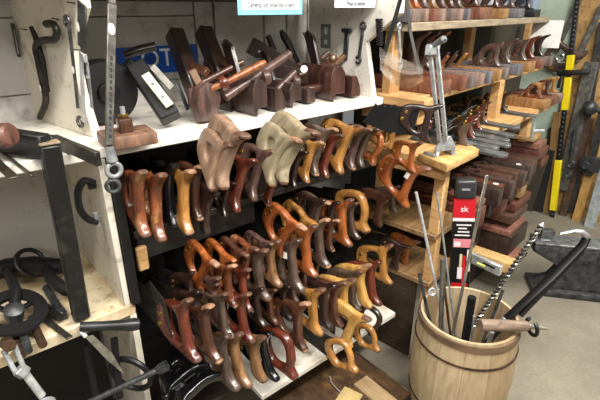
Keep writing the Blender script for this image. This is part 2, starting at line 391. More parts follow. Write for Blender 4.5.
# px, py of the grip, height in the picture, distance in front of the rack, colour, handle shape, tilt
ROWS = {
 'top saw row': ('top saw row', [
  (139,199,64,.05,'speck',1,2),(156,202,66,.06,'speck',1,4),(169,190,62,.0,'black',2,6),(183.5,197,66,.05,'gold',1,5),(195,188,54,.02,'brown',1,8),
  (207,207,44,.05,'dark',2,20),(218,160,46,.13,'pale',3,26),(229,153,54,.16,'pale',3,28),(226,196,34,.03,'dark',1,10),(240,180,52,.05,'red',1,12),(258,170,50,.05,'mauve',1,14),(273,184,34,.06,'red',2,24),
  (280,155,46,.12,'ash',3,28),(293,149,52,.15,'ash',3,30),(296,166,36,.03,'dark',1,12),(309,158,40,.05,'gold',1,14),(319,147,46,.05,'grey',1,16),(328,152,42,.04,'red',1,14),
  (344,145,50,.06,'gold',1,18),(355,145,40,.05,'mauve',1,14),(364,144,38,.05,'grey',1,14),(376,146,34,.06,'orange',4,10)]),
 'middle saw row': ('short middle saw row', [
  (313,211,30,.06,'dark',1,26),(317,213,32,.06,'grey',1,30),(331,215,30,.06,'dark',1,20),(342,220,44,.07,'orange',1,12),(351,219,32,.05,'grey',1,8),(360,209,46,.06,'gold',4,6),
  (380,207,30,.06,'brown',2,26),(392,198,24,.05,'grey',2,14)]),
 'long saw row': ('long saw row', [
  (190,288,34,.06,'dark',2,8),(204,270,34,.06,'orange',1,42),(222,266,32,.05,'orange',1,40),(236,262,32,.05,'brown',1,36),(247,258,32,.07,'speck',1,30),(262,252,30,.08,'mauve',1,30),(214,294,40,.09,'mauve',1,14),(228,282,40,.10,'speck',1,16),(243,286,40,.10,'red',1,14),(258,271,48,.09,'grey',1,14),(271,260,44,.09,'tan',1,14),
  (281,262,40,.07,'grey',1,14),(287,234,34,.1,'orange',1,46),(300,228,30,.02,'gold',1,50),(292,262,56,.12,'grey',1,8,True),(306,248,52,.11,'orange',1,10),(319,240,46,.09,'grey',1,12),(330,232,30,.08,'brown',1,24)]),
 'lower saw row': ('lower tangled saw row', [
  (185,326,60,.14,'red',1,4),(206,329,62,.15,'brown',1,8),(196,310,44,.1,'dark',1,8),(214,300,38,.09,'brown',1,10),(222,312,42,.13,'grey',1,8),(242,314,46,.14,'red',1,10),(257,304,36,.1,'dark',1,10),(270,303,34,.1,'brown',1,14),(284,300,34,.1,'dark',1,12),
  (298,322,50,.17,'brown',1,14),(292,284,30,.09,'mauve',1,14),(304,276,30,.08,'brown',1,18),(316,270,28,.07,'dark',1,20),(313,308,48,.16,'gold',1,14),(324,302,46,.15,'dark',1,16),(334,300,46,.15,'brown',1,16),(344,296,44,.15,'yellow',1,16),(352,287,38,.13,'grey',1,14),
  (361,283,44,.15,'yellow',2,10),(371,280,46,.16,'red',1,8),(383,262,36,.12,'gold',1,10),(398,254,24,.1,'dark',2,30),(408,249,24,.1,'orange',2,30)]),
 'bottom saw row': ('bottom saw row', [
  (224,358,52,.16,'grey',1,4),(236,356,54,.16,'tan',1,4),(255,354,46,.16,'tan',2,16),(265,352,46,.14,'black',1,6),(286,351,56,.18,'red',4,4),(346,353,30,.28,'gold',4,-12),(371,336,25,.26,'gold',4,-8),(352,326,36,.22,'yellow',2,34),(375,322,26,.2,'dark',4,30)]),
}
for nm, (phr, lst) in ROWS.items():
    lst = sorted(lst, key=lambda e: e[0])
    for i, e in enumerate(lst):
        px, py, hp, o, c, var, pit = e[:7]
        if nm == 'top saw row': ln_ = 5 + min(13, max(0, (px - 190) * .25)); pit = min(pit, 30)
        else: hp *= 1.1; pit -= 14 if pit < 26 else 8; ln_ = 4
        s = saw(px, py, hp, o, c, var, pit, random.uniform(-4, 4) + (0 if nm == 'top saw row' else 10), ln_ + random.uniform(-3, 3), 0 if (nm == 'top saw row' and (hp < 45 or var == 3)) else 1 if o < .12 else 2, len(e) > 7)
        shape = {1: 'closed', 2: 'open', 3: 'large', 4: 'loop'}[var]
        s['label'] = f"{NAMES[c]} {shape} saw handle, {ORD[i]} from the white divider, {phr}"
        s['group'] = 'saws in the ' + nm
# ------------------------------------------------------------------ special saws
p_ = L.w(L.at(181, 322, -.13))
s = thing('hand_saw', 'saw with a broad dull steel blade showing beside the front stile', 'saw', T(*p_) @ Rz(38), 'saws in the lower saw row')
sub(s, 'blade', MB().prism([(-.05, .05), (-.16, .06), (-.20, .03), (-.11, -.05), (-.045, -.105), (-.03, -.05)], (), .002, PR @ T(0, 0, .02)).mesh('blade', False), metal('#3a3835', '#6b6660', .45, .8))
s = saw(427, 121, 36, .30, 'dark', 1, 14, 34, 0, 0); s['label'] = 'dark carved saw handle bolted to a black wavy-edged blade near the steel fence tool'; s['group'] = 'saws beside the plane shelves'
wav = [(-.03, .045), (-.09, .052)] + [(-.11 - .012 * i, .05 + (.006 if i % 2 else -.006)) for i in range(8)] + [(-.24, -.02), (-.15, -.05)] + [(-.13 + .012 * i, -.055 + (.005 if i % 2 else -.004)) for i in range(8)]
sub(s, 'blade', MB().prism(wav, (), .004, PR).mesh('blade', False), IRON)
s = saw(392, 131, 36, .05, 'gold', 1, 8, 62, 0, 0); s['label'] = 'golden saw handle standing sideways behind the end of the top row'; s['group'] = 'saws beside the plane shelves'
s = saw(412, 155, 30, .24, 'orange', 1, 10, 4, 0, 0); s['label'] = 'orange-brown saw handle hanging just under the black wavy-edged blade'; s['group'] = 'saws beside the plane shelves'
s = saw(409, 182, 58, .2, 'orange', 1, 24, 14, 0, 0, True); s['label'] = 'large orange-brown saw handle with a price sticker beside the pine stool top'; s['group'] = 'saws beside the plane shelves'
for i, (px, py, lab) in enumerate(((198, 386, 'glossy black plastic saw handle lying on the bottom board'), (184, 376, 'black plastic saw handle lying behind another black one at the bottom'))):
    p_ = L.w(L.at(px, py, -.13 + .05 * i))
    s = thing('hand_saw', lab, 'saw', T(*p_) @ Rz(degrees(L.th) - 8) @ Ry(78) @ Rx(-8) @ Matrix.Diagonal((1.05, 1.0, 1.0, 1)), 'black plastic saws at the bottom')
    h = sub(s, 'handle', HM[3], [W['black'], W['black']])
    for me in (NUT, NUT2):
        q = sub(s, 'saw_nut', me, STEEL); q.parent = h; q.matrix_local = I4

# ------------------------------------------------------------------ helper: thing made of parts given in a bench frame
def at3(fr, P, y=None, z=None):
    return [fr.at(px, py, y) if z is None else fr.on(px, py, z) for px, py in P]
class Th:
    def __init__(s, name, label, cat, fr, base, group=None):
        s.M = fr.M if fr else I4
        b = (fr.w(base) if fr else Vector(base)); s.o = thing(name, label, cat, T(*b) @ (Rz(degrees(fr.th)) if fr else I4), group)
    def p(s, name, mb, mat, parent=None, smooth=True): 
        return mb.build(name, mat, parent or s.o, s.M, smooth)
def one(name, label, cat, mb, mat, fr=None, group=None):
    c = sum((v.co for v in mb.bm.verts), Vector()) / len(mb.bm.verts)
    lo = min(v.co.z for v in mb.bm.verts); bmesh.ops.translate(mb.bm, verts=mb.bm.verts[:], vec=(-c.x, -c.y, -lo))
    o = mb.build(name, mat, None, None); o.matrix_world = (fr.M if fr else I4) @ T(c.x, c.y, lo)
    return tag(o, label, cat, group)

# ------------------------------------------------------------------ left bay: tools hanging on the divider's face
def dv(px, py, off=.0):                    # world point in front of the divider face
    n = Vector((.632, .775, 0)); P = hz(100, 150, 1.15); r = ray(px, py); c = P.x * n.x + P.y * n.y - .012 - off
    t = c / (r.x * n.x + r.y * n.y); return Vector((0, 0, H)) + r * t
NV = Vector((-.632, -.775, 0))
def nail(o, px, py):
    a = dv(px, py, -.012); MB().cyl(a, a + NV * .03 + Vector((0, 0, .004)), .0016, 6).build('nail', DSTEEL, o, I4)
def hung(name, label, cat):
    return thing(name, label, cat, T(*dv(50, 100)) , 'tools hanging on the divider')
def oval(o, px, py, off, par=None, a=.009, b=.005):
    c = dv(px, py, off); up = Vector((0, 0, 1)); x = NV.cross(up).normalized()
    M = Matrix((x, up, NV)).transposed().to_4x4(); M.translation = c
    MB().prism([(b * cos(2*pi*k/16), a * sin(2*pi*k/16)) for k in range(16)], (), .0008, M).build('price_sticker', TAGW, par or o, I4)
h = hung('slotted_bar', 'small dark slotted iron bar on the worn white divider', 'hanger')
MB().bar(dv(12, 23, .01), dv(19, 57, .01), .014, .006, NV, .002).build('bar', DSTEEL, h, I4); MB().bar(dv(14, 30, .0135), dv(18.5, 54, .0135), .004, .002, NV, 0).build('slot_rod', STEEL, h, I4); nail(h, 12, 24)
h = hung('curved_wrench', 'dark iron S-shaped wrench with a rounded hook head hanging on the divider', 'wrench')
MB().tube([dv(x, y, .02) for x, y in spline([(50, 26), (55, 33), (53, 41), (43, 42), (37, 48), (39, 62), (43, 82), (46, 105), (38, 124)], 40, False)], [.0105] * 12 + [.0085] * 40, 10).build('bar', IRON, h, I4) if False else None
pp = [dv(x, y - .04 * y, .02) for x, y in [(q.x, q.y) for q in spline([(46, 25), (53, 25), (57, 33), (54, 41), (43, 42), (36, 48), (38, 62), (42, 82), (46, 104), (40, 122)], 45, False)]]
MB().tube(pp, .009, 10).build('handle', metal('#221f1c', '#45403a', .45, .6), h, I4)
MB().tube([dv(x, y, .012) for x, y in ((31, 27), (36, 38), (42, 60), (48, 92))], [.006, .008, .009, .006], 8).build('jaw', metal('#1c1a19', '#37332f', .5, .6), h, I4); nail(h, 32, 30)
oval(h, 40, 88, .031)
h = hung('ring_spanner', 'thin steel ring spanner hanging beside the flat steel blade', 'wrench')
MB().tube([dv(x, y, .012) for x, y in ((69, 25), (73, 60), (78, 108))], [.005, .0042, .0045], 8).ring(dv(67, 21, .012), NV, .011, .0042).ring(dv(80, 122, .012), NV, .013, .0042).build('body', metal('#4b4a49', '#7d7b78', .38), h, I4); nail(h, 64, 20)
oval(h, 73, 70, .018)
h = hung('plane_iron', 'flat grey steel plane iron with a white sticker on the divider', 'plane iron')
MB().bar(dv(82, 3, .012), dv(82, 48, .012), .034, .004, NV, .0008).build('plate', metal('#47494b', '#74777a', .42), h, I4); oval(h, 78, 27, .015, None, .011); nail(h, 80, 4)
h = hung('calipers', 'bright steel slide calipers hanging below the flat steel blade', 'calipers')
MB().bar(dv(81, 52, .016), dv(84, 122, .016), .012, .006, NV).build('beam', BRIGHT, h, I4); MB().bar(dv(87, 62, .012), dv(92, 108, .012), .008, .005, NV).build('slide', STEEL, h, I4)
MB().box(dv(84, 58, .018), (.026, .01, .02), Rz(-51).to_3x3(), .002).build('jaw', BRIGHT, h, I4); MB().cyl(dv(88, 77, .016), dv(88, 77, .03), .005, 10).build('lock_screw', STEEL, h, I4); nail(h, 82, 50)
# long spanner hanging from above in front of the divider edge
h = thing('long_spanner', 'long steel ring spanner with embossed shank hanging before the divider edge', 'wrench', T(*L.w(L.at(112, 100, -.06))))
P = [L.at(x, y, -.06) for x, y in ((112, -12), (112, 4), (110.5, 30), (109.5, 100), (109, 145))]
mb = MB().bar(P[1], P[4], .019, .006, (0, 1, 0), .002); mb.bar(P[0], P[1], .017, .006, (0, 1, 0), .002)
sp = mb.build('shank', metal('#5c5955', '#95918a', .35, .6), h, L.M)
c = L.at(114, 170, -.06); e = L.at(109.5, 147, -.06)
MB().tube([e, (e * .4 + c * .6)], [.010, .014], 10).build('neck', STEEL, h, L.M); MB().ring(c, (0, 1, 0), .0165, .006, 10, 28).build('ring', STEEL, h, L.M)
c2 = L.at(113, 186, -.058); MB().ring(c2, (0.3, 1, 0), .015, .005, 8, 24).build('lower_ring', DSTEEL, h, L.M)
oc = L.at(111.5, 29, -.064); MB().prism([(.0075*cos(2*pi*k/18), .012*sin(2*pi*k/18)) for k in range(18)], (), .0008, L.M @ T(*oc) @ Rx(90)).build('price_sticker', TAGW, sp, I4)
rb = MB()
for k in range(14): 
    q = L.at(111.5 - k * .1, 58 + k * 6, -.0635); rb.box(q, (.005, .001, .009), None, .0004)
rb.build('embossing', DSTEEL, sp, L.M)

# ------------------------------------------------------------------ left bay: on and in front of the upper shelf
a = L.at(12, 135, -.015); m = Th('mallet', 'round wooden mallet head end on at the shelf edge', 'mallet', L, (a.x, a.y, 1.186))
ax = Vector((-.62, .76, -.12)).normalized(); Mq = T(*a) @ ax.to_track_quat('Z', 'Y').to_matrix().to_4x4()
MB().lathe([(0, 0), (.021, .001), (.026, .006), (.027, .02), (.024, .05), (.018, .1)], Mq, 28).build('head', wood('#3a211a', '#6d463a', .5, .2), m.o, L.M @ I4)
MB().cyl(a + ax * .09, a + ax * .3, .014, 14).build('handle', W['dark'], m.o, L.M)
c = Th('crank_bar', 'large black iron bar with a worn top and crank grip standing against the shelf edges', 'crank', L, L.at(84, 332, -.04))
top = L.at(49, 144, -.035); bot = L.at(84, 328, .018); bot.z = .726
c.p('upright', MB().bar(bot, top, .042, .03, (0, 1, 0), .004), painted('#121213', '#2c2a28', '#3a3835', .42, 8., .55, .7))
c.p('arm', MB().bar(Vector((top.x - .005, top.y, 1.218)), Vector((top.x - .17, .29, 1.222)), .03, .055, (0, 0, 1), .003), IRON)
c.p('worn_cap', MB().box(top + Vector((0, 0, .003)), (.043, .032, .006), None, .002), wood('#4a4036', '#9a866a', .6, 0.))
g0 = L.at(80, 327, -.015); g1 = L.at(141, 324, -.07); ax = (g1 - g0)
c.p('grip', MB().lathe([(0, 0), (.013, 0), (.0135, .02), (.0125, ax.length * .35), (.014, ax.length * .6), (.018, ax.length * .88), (.015, ax.length * .97), (0, ax.length)], T(*g0) @ ax.to_track_quat('Z', 'Y').to_matrix().to_4x4(), 20), metal('#1d1d1f', '#3a3a3d', .35, .4))
sq = Th('sliding_square', 'dark steel sliding square lying across the shelf by the divider', 'square', L, L.on(77, 150, 1.19))
q0 = L.on(56, 141, 1.203); q1 = L.on(97, 158, 1.203)
sq.p('blade', MB().bar(q0, q1 + Vector((.0, -.01, 0)), .012, .032, (0, 0, 1), .001), metal('#3b3a38', '#6d6a65', .4)); sq.p('pivot', MB().cyl(q0 + Vector((.015, -.02, -.01)), q0 + Vector((.015, .012, -.01)), .008, 12), STEEL); sq.p('stock', MB().bar(q0, q0 + Vector((-.06, .1, .0)), .02, .024), DSTEEL)
one('steel_rod', 'thin steel rod lying over the edge of the left bay shelf board', 'rod', MB().bar(L.on(-6, 146, 1.19), L.on(32, 176, 1.19), .008, .006), metal('#4a463f', '#8a8376', .4), L)['label'] = 'thin steel rod lying on the worn shelf beside the mallet'
one('steel_strip', None, 'strip', MB().bar(L.on(-8, 158, 1.189), L.on(14, 178, 1.189), .02, .004), metal('#3a352d', '#6a6152', .45), L)['label'] = 'flat dull steel strip lying on the worn shelf near the mallet'
# C-hook on the lower divider
h = thing('cee_clamp', 'black iron C-shaped clamp hanging on the white panel under the shelf', 'clamp', T(*L.w(L.at(92, 205, .0))))
P = [L.at(x - 4, y, .03) for x, y in [(q.x, q.y) for q in spline([(98, 183), (88, 181), (82, 192), (84, 209), (92, 219), (101, 222)], 30, False)]]
MB().tube(P, .013, 10, False, .7).build('frame', IRON, h, L.M); MB().cyl(L.at(95, 212, .03), L.at(98, 226, .03), .007, 10).build('screw', STEEL, h, L.M); MB().box(L.at(92, 186, .03), (.02, .014, .014), None, .002).build('jaw', BLACK, h, L.M)
# ------------------------------------------------------------------ left bay: lower shelf clutter (z = .718)
LZ = .718
d = Th('breast_drill', 'black iron breast drill with a heavy disc lying on the lower shelf', 'drill', L, L.on(15, 300, LZ))
dc = L.on(14, 312, LZ + .062); nrm = Vector((.12, -.35, 1)).normalized(); Md = T(*dc) @ nrm.to_track_quat('Z', 'Y').to_matrix().to_4x4()
d.p('disc', MB().lathe([(.045, -.006), (.075, -.006), (.078, 0), (.075, .006), (.045, .006), (.043, 0), (.045, -.006)], Md, 36), IRON)
d.p('hub', MB().lathe([(0, -.02), (.022, -.018), (.024, .012), (.012, .02), (0, .022)], Md, 20), DSTEEL)
sb = MB()
for k in range(3): sb.bar(dc, dc + (Md.to_3x3() @ Vector((cos(k*2.09), sin(k*2.09), 0))) * .05, .016, .008)
d.p('spokes', sb, IRON)
b0 = L.on(6, 268, LZ + .05); b1 = L.on(62, 266, LZ + .05)
d.p('barrel_body', MB().tube([b0 + Vector((-.05, 0, 0)), b0, (b0 + b1) / 2, b1], [.022, .03, .034, .024], 16), IRON)
d.p('side_handle', MB().tube([L.on(44, 262, LZ + .06), L.on(52, 280, LZ + .045), L.on(66, 290, LZ + .03), L.on(80, 294, LZ + .025)], [.014, .018, .018, .014], 12), BLACK)
d.p('frame_arm', MB().tube([dc, dc + Vector((.02, .05, .03)), b0], .014, 10), IRON)
d.p('ring_guard', MB().ring(L.on(30, 262, LZ + .07), (.3, -.6, .5), .04, .007, 8, 26), IRON)
for i, (x0, y0, x1, y1, zz, r, lab, mt) in enumerate((
  (18, 318, 28, 351, .02, .011, 'dark turned iron punch lying under the drill disc', DSTEEL), (31, 318, 43, 345, .02, .0105, 'brown iron punch lying beside the drill disc', RUST),
  (40, 302, 60, 318, .03, .010, 'black socket extension lying against the iron bar', IRON), (10, 326, 22, 356, .014, .009, 'rusty tapered drift lying at the shelf edge', RUST))):
    p0 = L.on(x0, y0, LZ + zz); p1 = L.on(x1, y1, LZ + zz * .7)
    one('punch', lab, 'punch', MB().tube([p0, p1], [r * .9, r], 12), mt, L, 'punches on the lower shelf')
one('flat_file', 'narrow flat steel file lying on the stained lower shelf', 'file', MB().bar(L.on(38, 314, LZ + .005), L.on(70, 338, LZ + .005), .016, .005), metal('#3a3834', '#6d6960', .45), L)
one('cold_chisel', 'short black cold chisel lying behind the flat file', 'chisel', MB().tube([L.on(44, 306, LZ + .01), L.on(52, 312, LZ + .01), L.on(59, 318, LZ + .01)], [.012, .012, .009], 8), DSTEEL, L)
one('box_wrench', 'black square-headed socket wrench lying behind the iron bar', 'wrench', MB().tube([L.on(46, 288, LZ + .014), L.on(60, 310, LZ + .014)], .011, 12).box(L.on(61, 314, LZ + .014), (.026, .03, .026), None, .003), DSTEEL, L)
k = Th('turnbuckle', 'steel turnbuckle with a forked yoke hanging over the lower shelf edge', 'turnbuckle', L, L.on(20, 375, LZ))
f0 = L.at(3, 350, -.03); f1 = L.at(24, 368, -.06); f2 = L.at(14, 344, -.03)
k.p('yoke', MB().tube([f0, L.at(16, 373, -.06)], .006, 8).tube([f2, f1], .006, 8), STEEL); k.p('nut', MB().cyl(L.at(18, 369, -.06), L.at(26, 374, -.065), .016, 6), STEEL)
k.p('rod', MB().tube([L.at(24, 372, -.062), L.at(42, 396, -.08)], .0095, 12), BRIGHT); k.p('eye', MB().ring(L.at(46, 403, -.085), (.2, 1, .4), .016, .007), STEEL); k.p('bolt_head', MB().cyl(L.at(6, 342, -.02), L.at(10, 346, -.05), .016, 6), RUST)
k = Th('turning_saw_blade', 'pointed bright steel blade tilting down below the lower shelf edge', 'blade', L, L.at(105, 350, -.03))
Pb = [L.at(x, y, -.035) for x, y in ((85, 337), (93, 335), (112, 353), (125, 375), (107, 360))]
k.p('plate', MB().prism([(q.x, q.z) for q in Pb], (), .002, T(0, -.035, 0) @ Rx(90)), metal('#8f8e88', '#c9c8c2', .3), None, False); k.p('tang', MB().bar(L.at(86, 337, -.034), L.at(80, 330, -.02), .012, .004), STEEL)
# below the lower shelf
tb = Th('tube_wrench', 'long dark steel tube spanner with an open socket end', 'wrench', L, L.at(130, 384, -.1))
w0 = L.at(98, 398, -.06); w1 = L.at(160, 369, -.12); w2 = L.at(168, 365, -.13)
tb.p('shank', MB().tube([w0 - (w1 - w0) * .2, w1], .0085, 12), DSTEEL); dd = (w2 - w1).normalized()
tb.p('socket', MB().lathe([(.009, -.012), (.015, 0), (.016, .022), (.011, .023), (.010, .006), (0, .005)], T(*w1) @ dd.to_track_quat('Z', 'Y').to_matrix().to_4x4(), 18), DSTEEL)
rg = Th('iron_hoop', 'black iron hoop leaning on the white base panel', 'hoop', L, L.at(130, 375, -.02))
rg.p('hoop', MB().ring(L.at(131, 374, -.02), (.75, .6, .1), .062, .009, 8, 34), IRON); rg.p('strap', MB().bar(L.at(114, 338, -.015), L.at(120, 398, -.02), .018, .01, (0, 1, 0)), IRON)
one('steel_bar', 'thin black iron rod standing under the lower shelf', 'rod', MB().tube([L.at(86, 345, .03), L.at(97, 402, .0)], .009, 10), IRON, L)
one('iron_block', 'dim iron casting resting in the dark base bay', 'casting', MB().box((-.22, .18, .06), (.2, .12, .12), None, .02, 2).cyl((-.3, .15, .12), (-.3, .15, .2), .03), IRON, L)

# ------------------------------------------------------------------ hangings on the inner face of the end panel
XP = sx_ - .011
def ep_(px, py, off=.008): return atx(L, px, py, XP - off)
o = Th('hinge_plate', 'grey galvanised slotted plate nailed to the white end panel', 'plate', L, ep_(326, 36), 'tools hanging on the end panel')
c0 = ep_(326, 24, .003); c1 = ep_(326, 48, .003); hh = (c0.z - c1.z) / 2; cz = (c0.z + c1.z) / 2; hw = abs(ep_(321.5, 36).y - ep_(331, 36).y) / 2
o.p('plate', MB().prism([(-hw, -hh), (hw, -hh), (hw, hh), (-hw, hh)], [[(-hw*.4, hh*.15), (hw*.4, hh*.15), (hw*.4, hh*.75), (-hw*.4, hh*.75)], [(-hw*.4, -hh*.7), (hw*.4, -hh*.7), (hw*.4, -hh*.3), (-hw*.4, -hh*.3)]], .004, T(XP - .003, c0.y, cz) @ PY_), metal('#6c736f', '#969d99', .5, .4), None, False)
o = Th('adjustable_wrench', 'dark wrench hanging on the white end panel beside the slotted plate', 'wrench', L, ep_(346, 45), 'tools hanging on the end panel')
o.p('handle', MB().bar(ep_(347, 32), ep_(345, 60), .022, .008, (1, 0, 0), .002), DSTEEL); o.p('jaw', MB().bar(ep_(342, 30), ep_(351, 31), .016, .012, (1, 0, 0), .003), DSTEEL)
o = Th('combination_wrench', 'thin dark combination wrench on the end panel near its slanted edge', 'wrench', L, ep_(361, 45), 'tools hanging on the end panel')
o.p('shank', MB().tube([ep_(363, 28), ep_(359, 57)], .006, 8), DSTEEL); o.p('ring', MB().ring(ep_(363, 26), (1, 0, 0), .012, .0045), DSTEEL); o.p('open_end', MB().ring(ep_(358, 60), (1, 0, 0), .012, .005, 8, 16, -1.0, 4.0), DSTEEL)
o = Th('coil_spring', 'black coil spring hanging before the slanted edge of the end panel', 'spring', L, L.at(379, 32, .0))
s0 = L.at(379, 21, .0); s1 = L.at(380, 45, .0)
o.p('coil', MB().tube([s0.lerp(s1, i / 90) + Vector((cos(i * .75) * .011, sin(i * .75) * .011, 0)) for i in range(91)], .0028, 6), BLACK); o.p('cap', MB().cyl(s0, s0 + Vector((0, 0, .008)), .013), BLACK)
# blue sign with big white letters standing against the wall
q0 = L.at(120, 77, .42); q1 = L.at(197, 44, .42)
o = Th('tin_sign', 'blue enamel sign with big white letters half hidden behind the planes', 'sign', L, ((q0.x+q1.x)/2, .42, q0.z))
cx, cz_, sw, sh = (q0.x + q1.x) / 2, (q0.z + q1.z) / 2, q1.x - q0.x, q1.z - q0.z
o.p('plate', MB().box((cx, .428, cz_), (sw, .004, sh), None, .001), flat('#1f4fa8', .35))
tm = text_mesh('OT', .085); tm.transform(T(L.at(158, 58, .42).x, .4255, L.at(158, 59, .42).z) @ Rx(90)); tm.transform(o.o.matrix_world.inverted() @ L.M); link('letters', tm, flat('#dfe6ec', .4), o.o)
# paper notices on the overhead shelf edge
def paper(x0, x1, yb, y, col, name, label, inner, lines):
    a = L.at(x0, yb, y); b = L.at(x1, yb, y); cx = (a.x + b.x) / 2; w_ = b.x - a.x
    o = Th(name, label, 'notice', L, (cx, y, a.z))
    bk = o.p('sheet', MB().box((cx, y, a.z + .07), (w_, .0015, .14), None, 0), flat(col, .7))
    if inner: fr_ = o.p('inner_sheet', MB().box((cx, y - .0016, a.z + .079), (w_ * .9, .001, .13), None, 0), flat('#eeeef2', .7))
    for tx, dz, sz_ in lines:
        tm = text_mesh(tx, sz_, .0003); tm.transform(Matrix.Diagonal((.62, 1, 1, 1))); tm.transform(T(cx, y - .003, a.z + dz) @ Rx(90)); tm.transform(o.o.matrix_world.inverted() @ L.M); link('lettering', tm, flat('#1f1c34', .7), o.o)
paper(238, 302, 15, .03, '#7cc8dc', 'paper_notice', 'cyan paper notice with a white lettered sheet on the shelf edge', True, [('Cameras and know this is here', .026, .022), ('please ask before moving', .052, .022)])
paper(334.5, 375, 7.5, .03, '#e2e3ee', 'paper_notice', 'plain white lettered paper notice next to the cyan one', False, [('Prices as marked', .013, .022), ('Please ask for', .04, .022)])
# ------------------------------------------------------------------ moulding and plow planes on the upper shelf (z = 1.15)
SZ = 1.1865
def Lbar(o, name, x0, y0, d0, x1, y1, d1, w, h, mat, up=(0, 0, 1), bev=.003, par=None):
    return o.p(name, MB().bar(L.at(x0, y0, d0), L.at(x1, y1, d1), w, h, up, bev), mat, par)
# black round case in the corner
c = L.at(104, 88, .24); o = Th('iron_pulley', 'big black iron pulley standing in the corner behind the long spanner', 'pulley', L, (c.x, c.y, SZ))
o.p('rim', MB().lathe([(.03, -.03), (.085, -.03), (.09, -.02), (.08, 0), (.09, .02), (.085, .03), (.03, .03), (.03, -.03)], T(c.x, c.y, SZ + .092) @ Rx(90), 36), BLACK); o.p('hub', MB().cyl((c.x, c.y - .045, SZ + .092), (c.x, c.y + .045, SZ + .092), .029), IRON)
# wooden block with a brass screw
c = L.on(140, 147, SZ); o = Th('router_plane', 'small brown router plane with a steel screw at the shelf end', 'plane', L, (c.x, c.y, SZ))
o.p('base', MB().box((c.x - .01, c.y + .05, SZ + .0165), (.125, .10, .032), Rz(-6).to_3x3(), .006, 2), wood('#4a3226', '#80604c', .55, .1))
a = L.at(125, 126, c.y + .04); o.p('post', MB().box((a.x, a.y, SZ + .05), (.034, .03, .036), None, .006, 2), W['brown']); o.p('screw', MB().cyl((a.x, a.y, SZ + .06), (a.x, a.y, SZ + .095), .006), STEEL); o.p('thumb_nut', MB().cyl((a.x, a.y, SZ + .07), (a.x, a.y, SZ + .077), .012), BRASS)
# black metal plane with an ivory side plate, tilted
o = Th('infill_plane', 'black metal plane with a pale side plate, tilted on the shelf', 'plane', L, L.on(170, 132, SZ))
a = L.at(136, 66, .20); b = L.at(172, 126, .05) + Vector((0, 0, .02))
o.p('body', MB().bar(a, b, .045, .055, (1, 0, .6), .004), BLACK)
dirn = (b - a).normalized(); 
sa = L.at(140, 68, .13); sb_ = L.at(172, 108, .045)
pl = o.p('side_plate', MB().bar(L.at(145, 74, .10), L.at(170, 106, .04), .006, .024, (1, 0, .5), .001), flat('#c9c6a8', .45))
o.p('iron', MB().bar(L.at(152, 66, .13), L.at(172, 88, .10), .018, .004, (0, 1, .4), .001), metal('#77746c', '#a5a298', .4, .4))
o.p('front_wedge', MB().bar(L.at(134, 62, .22), L.at(121, 78, .24), .03, .03, (0, 1, 0)), BLACK)
for t_ in (.3, .7):
    q = L.at(145, 74, .097).lerp(L.at(170, 106, .037), t_); MB().cyl(q + Vector((0, .004, 0)), q + Vector((0, -.0035, 0)), .004, 10).build('rivet', STEEL, pl, L.M)
one('chisel_handle', 'dark red turned handle lying across the blue sign', 'handle', MB().tube([L.at(124, 55, .33), L.at(140, 50, .31), L.at(156, 46, .29)], [.012, .015, .013], 14), W['dark'], L)
# two tall black jointers leaning on the wall
for i, (x0, y0, x1, y1) in enumerate(((174, 32, 196, 88), (203, 30, 224, 78))):
    o = Th('jointer_plane', ('first', 'second')[i] + ' tall dark wooden plane body leaning on the wall ' + ('over the blue sign', 'beside the plow plane')[i], 'plane', L, L.on(x1, y1 + 25, SZ), 'dark planes leaning on the wall')
    a = L.at(x0, y0, .36); b = L.at(x1 + 5, y1 + 18, .19)
    o.p('body', MB().bar(a, b, .05, .055, (0, 1, .3), .005), W['dark']); o.p('wedge', MB().bar(a.lerp(b, .45) + Vector((.0, -.02, 0)), a.lerp(b, .62) + Vector((.02, -.075, .02)), .03, .018, (0, 1, 0)), W['brown'])
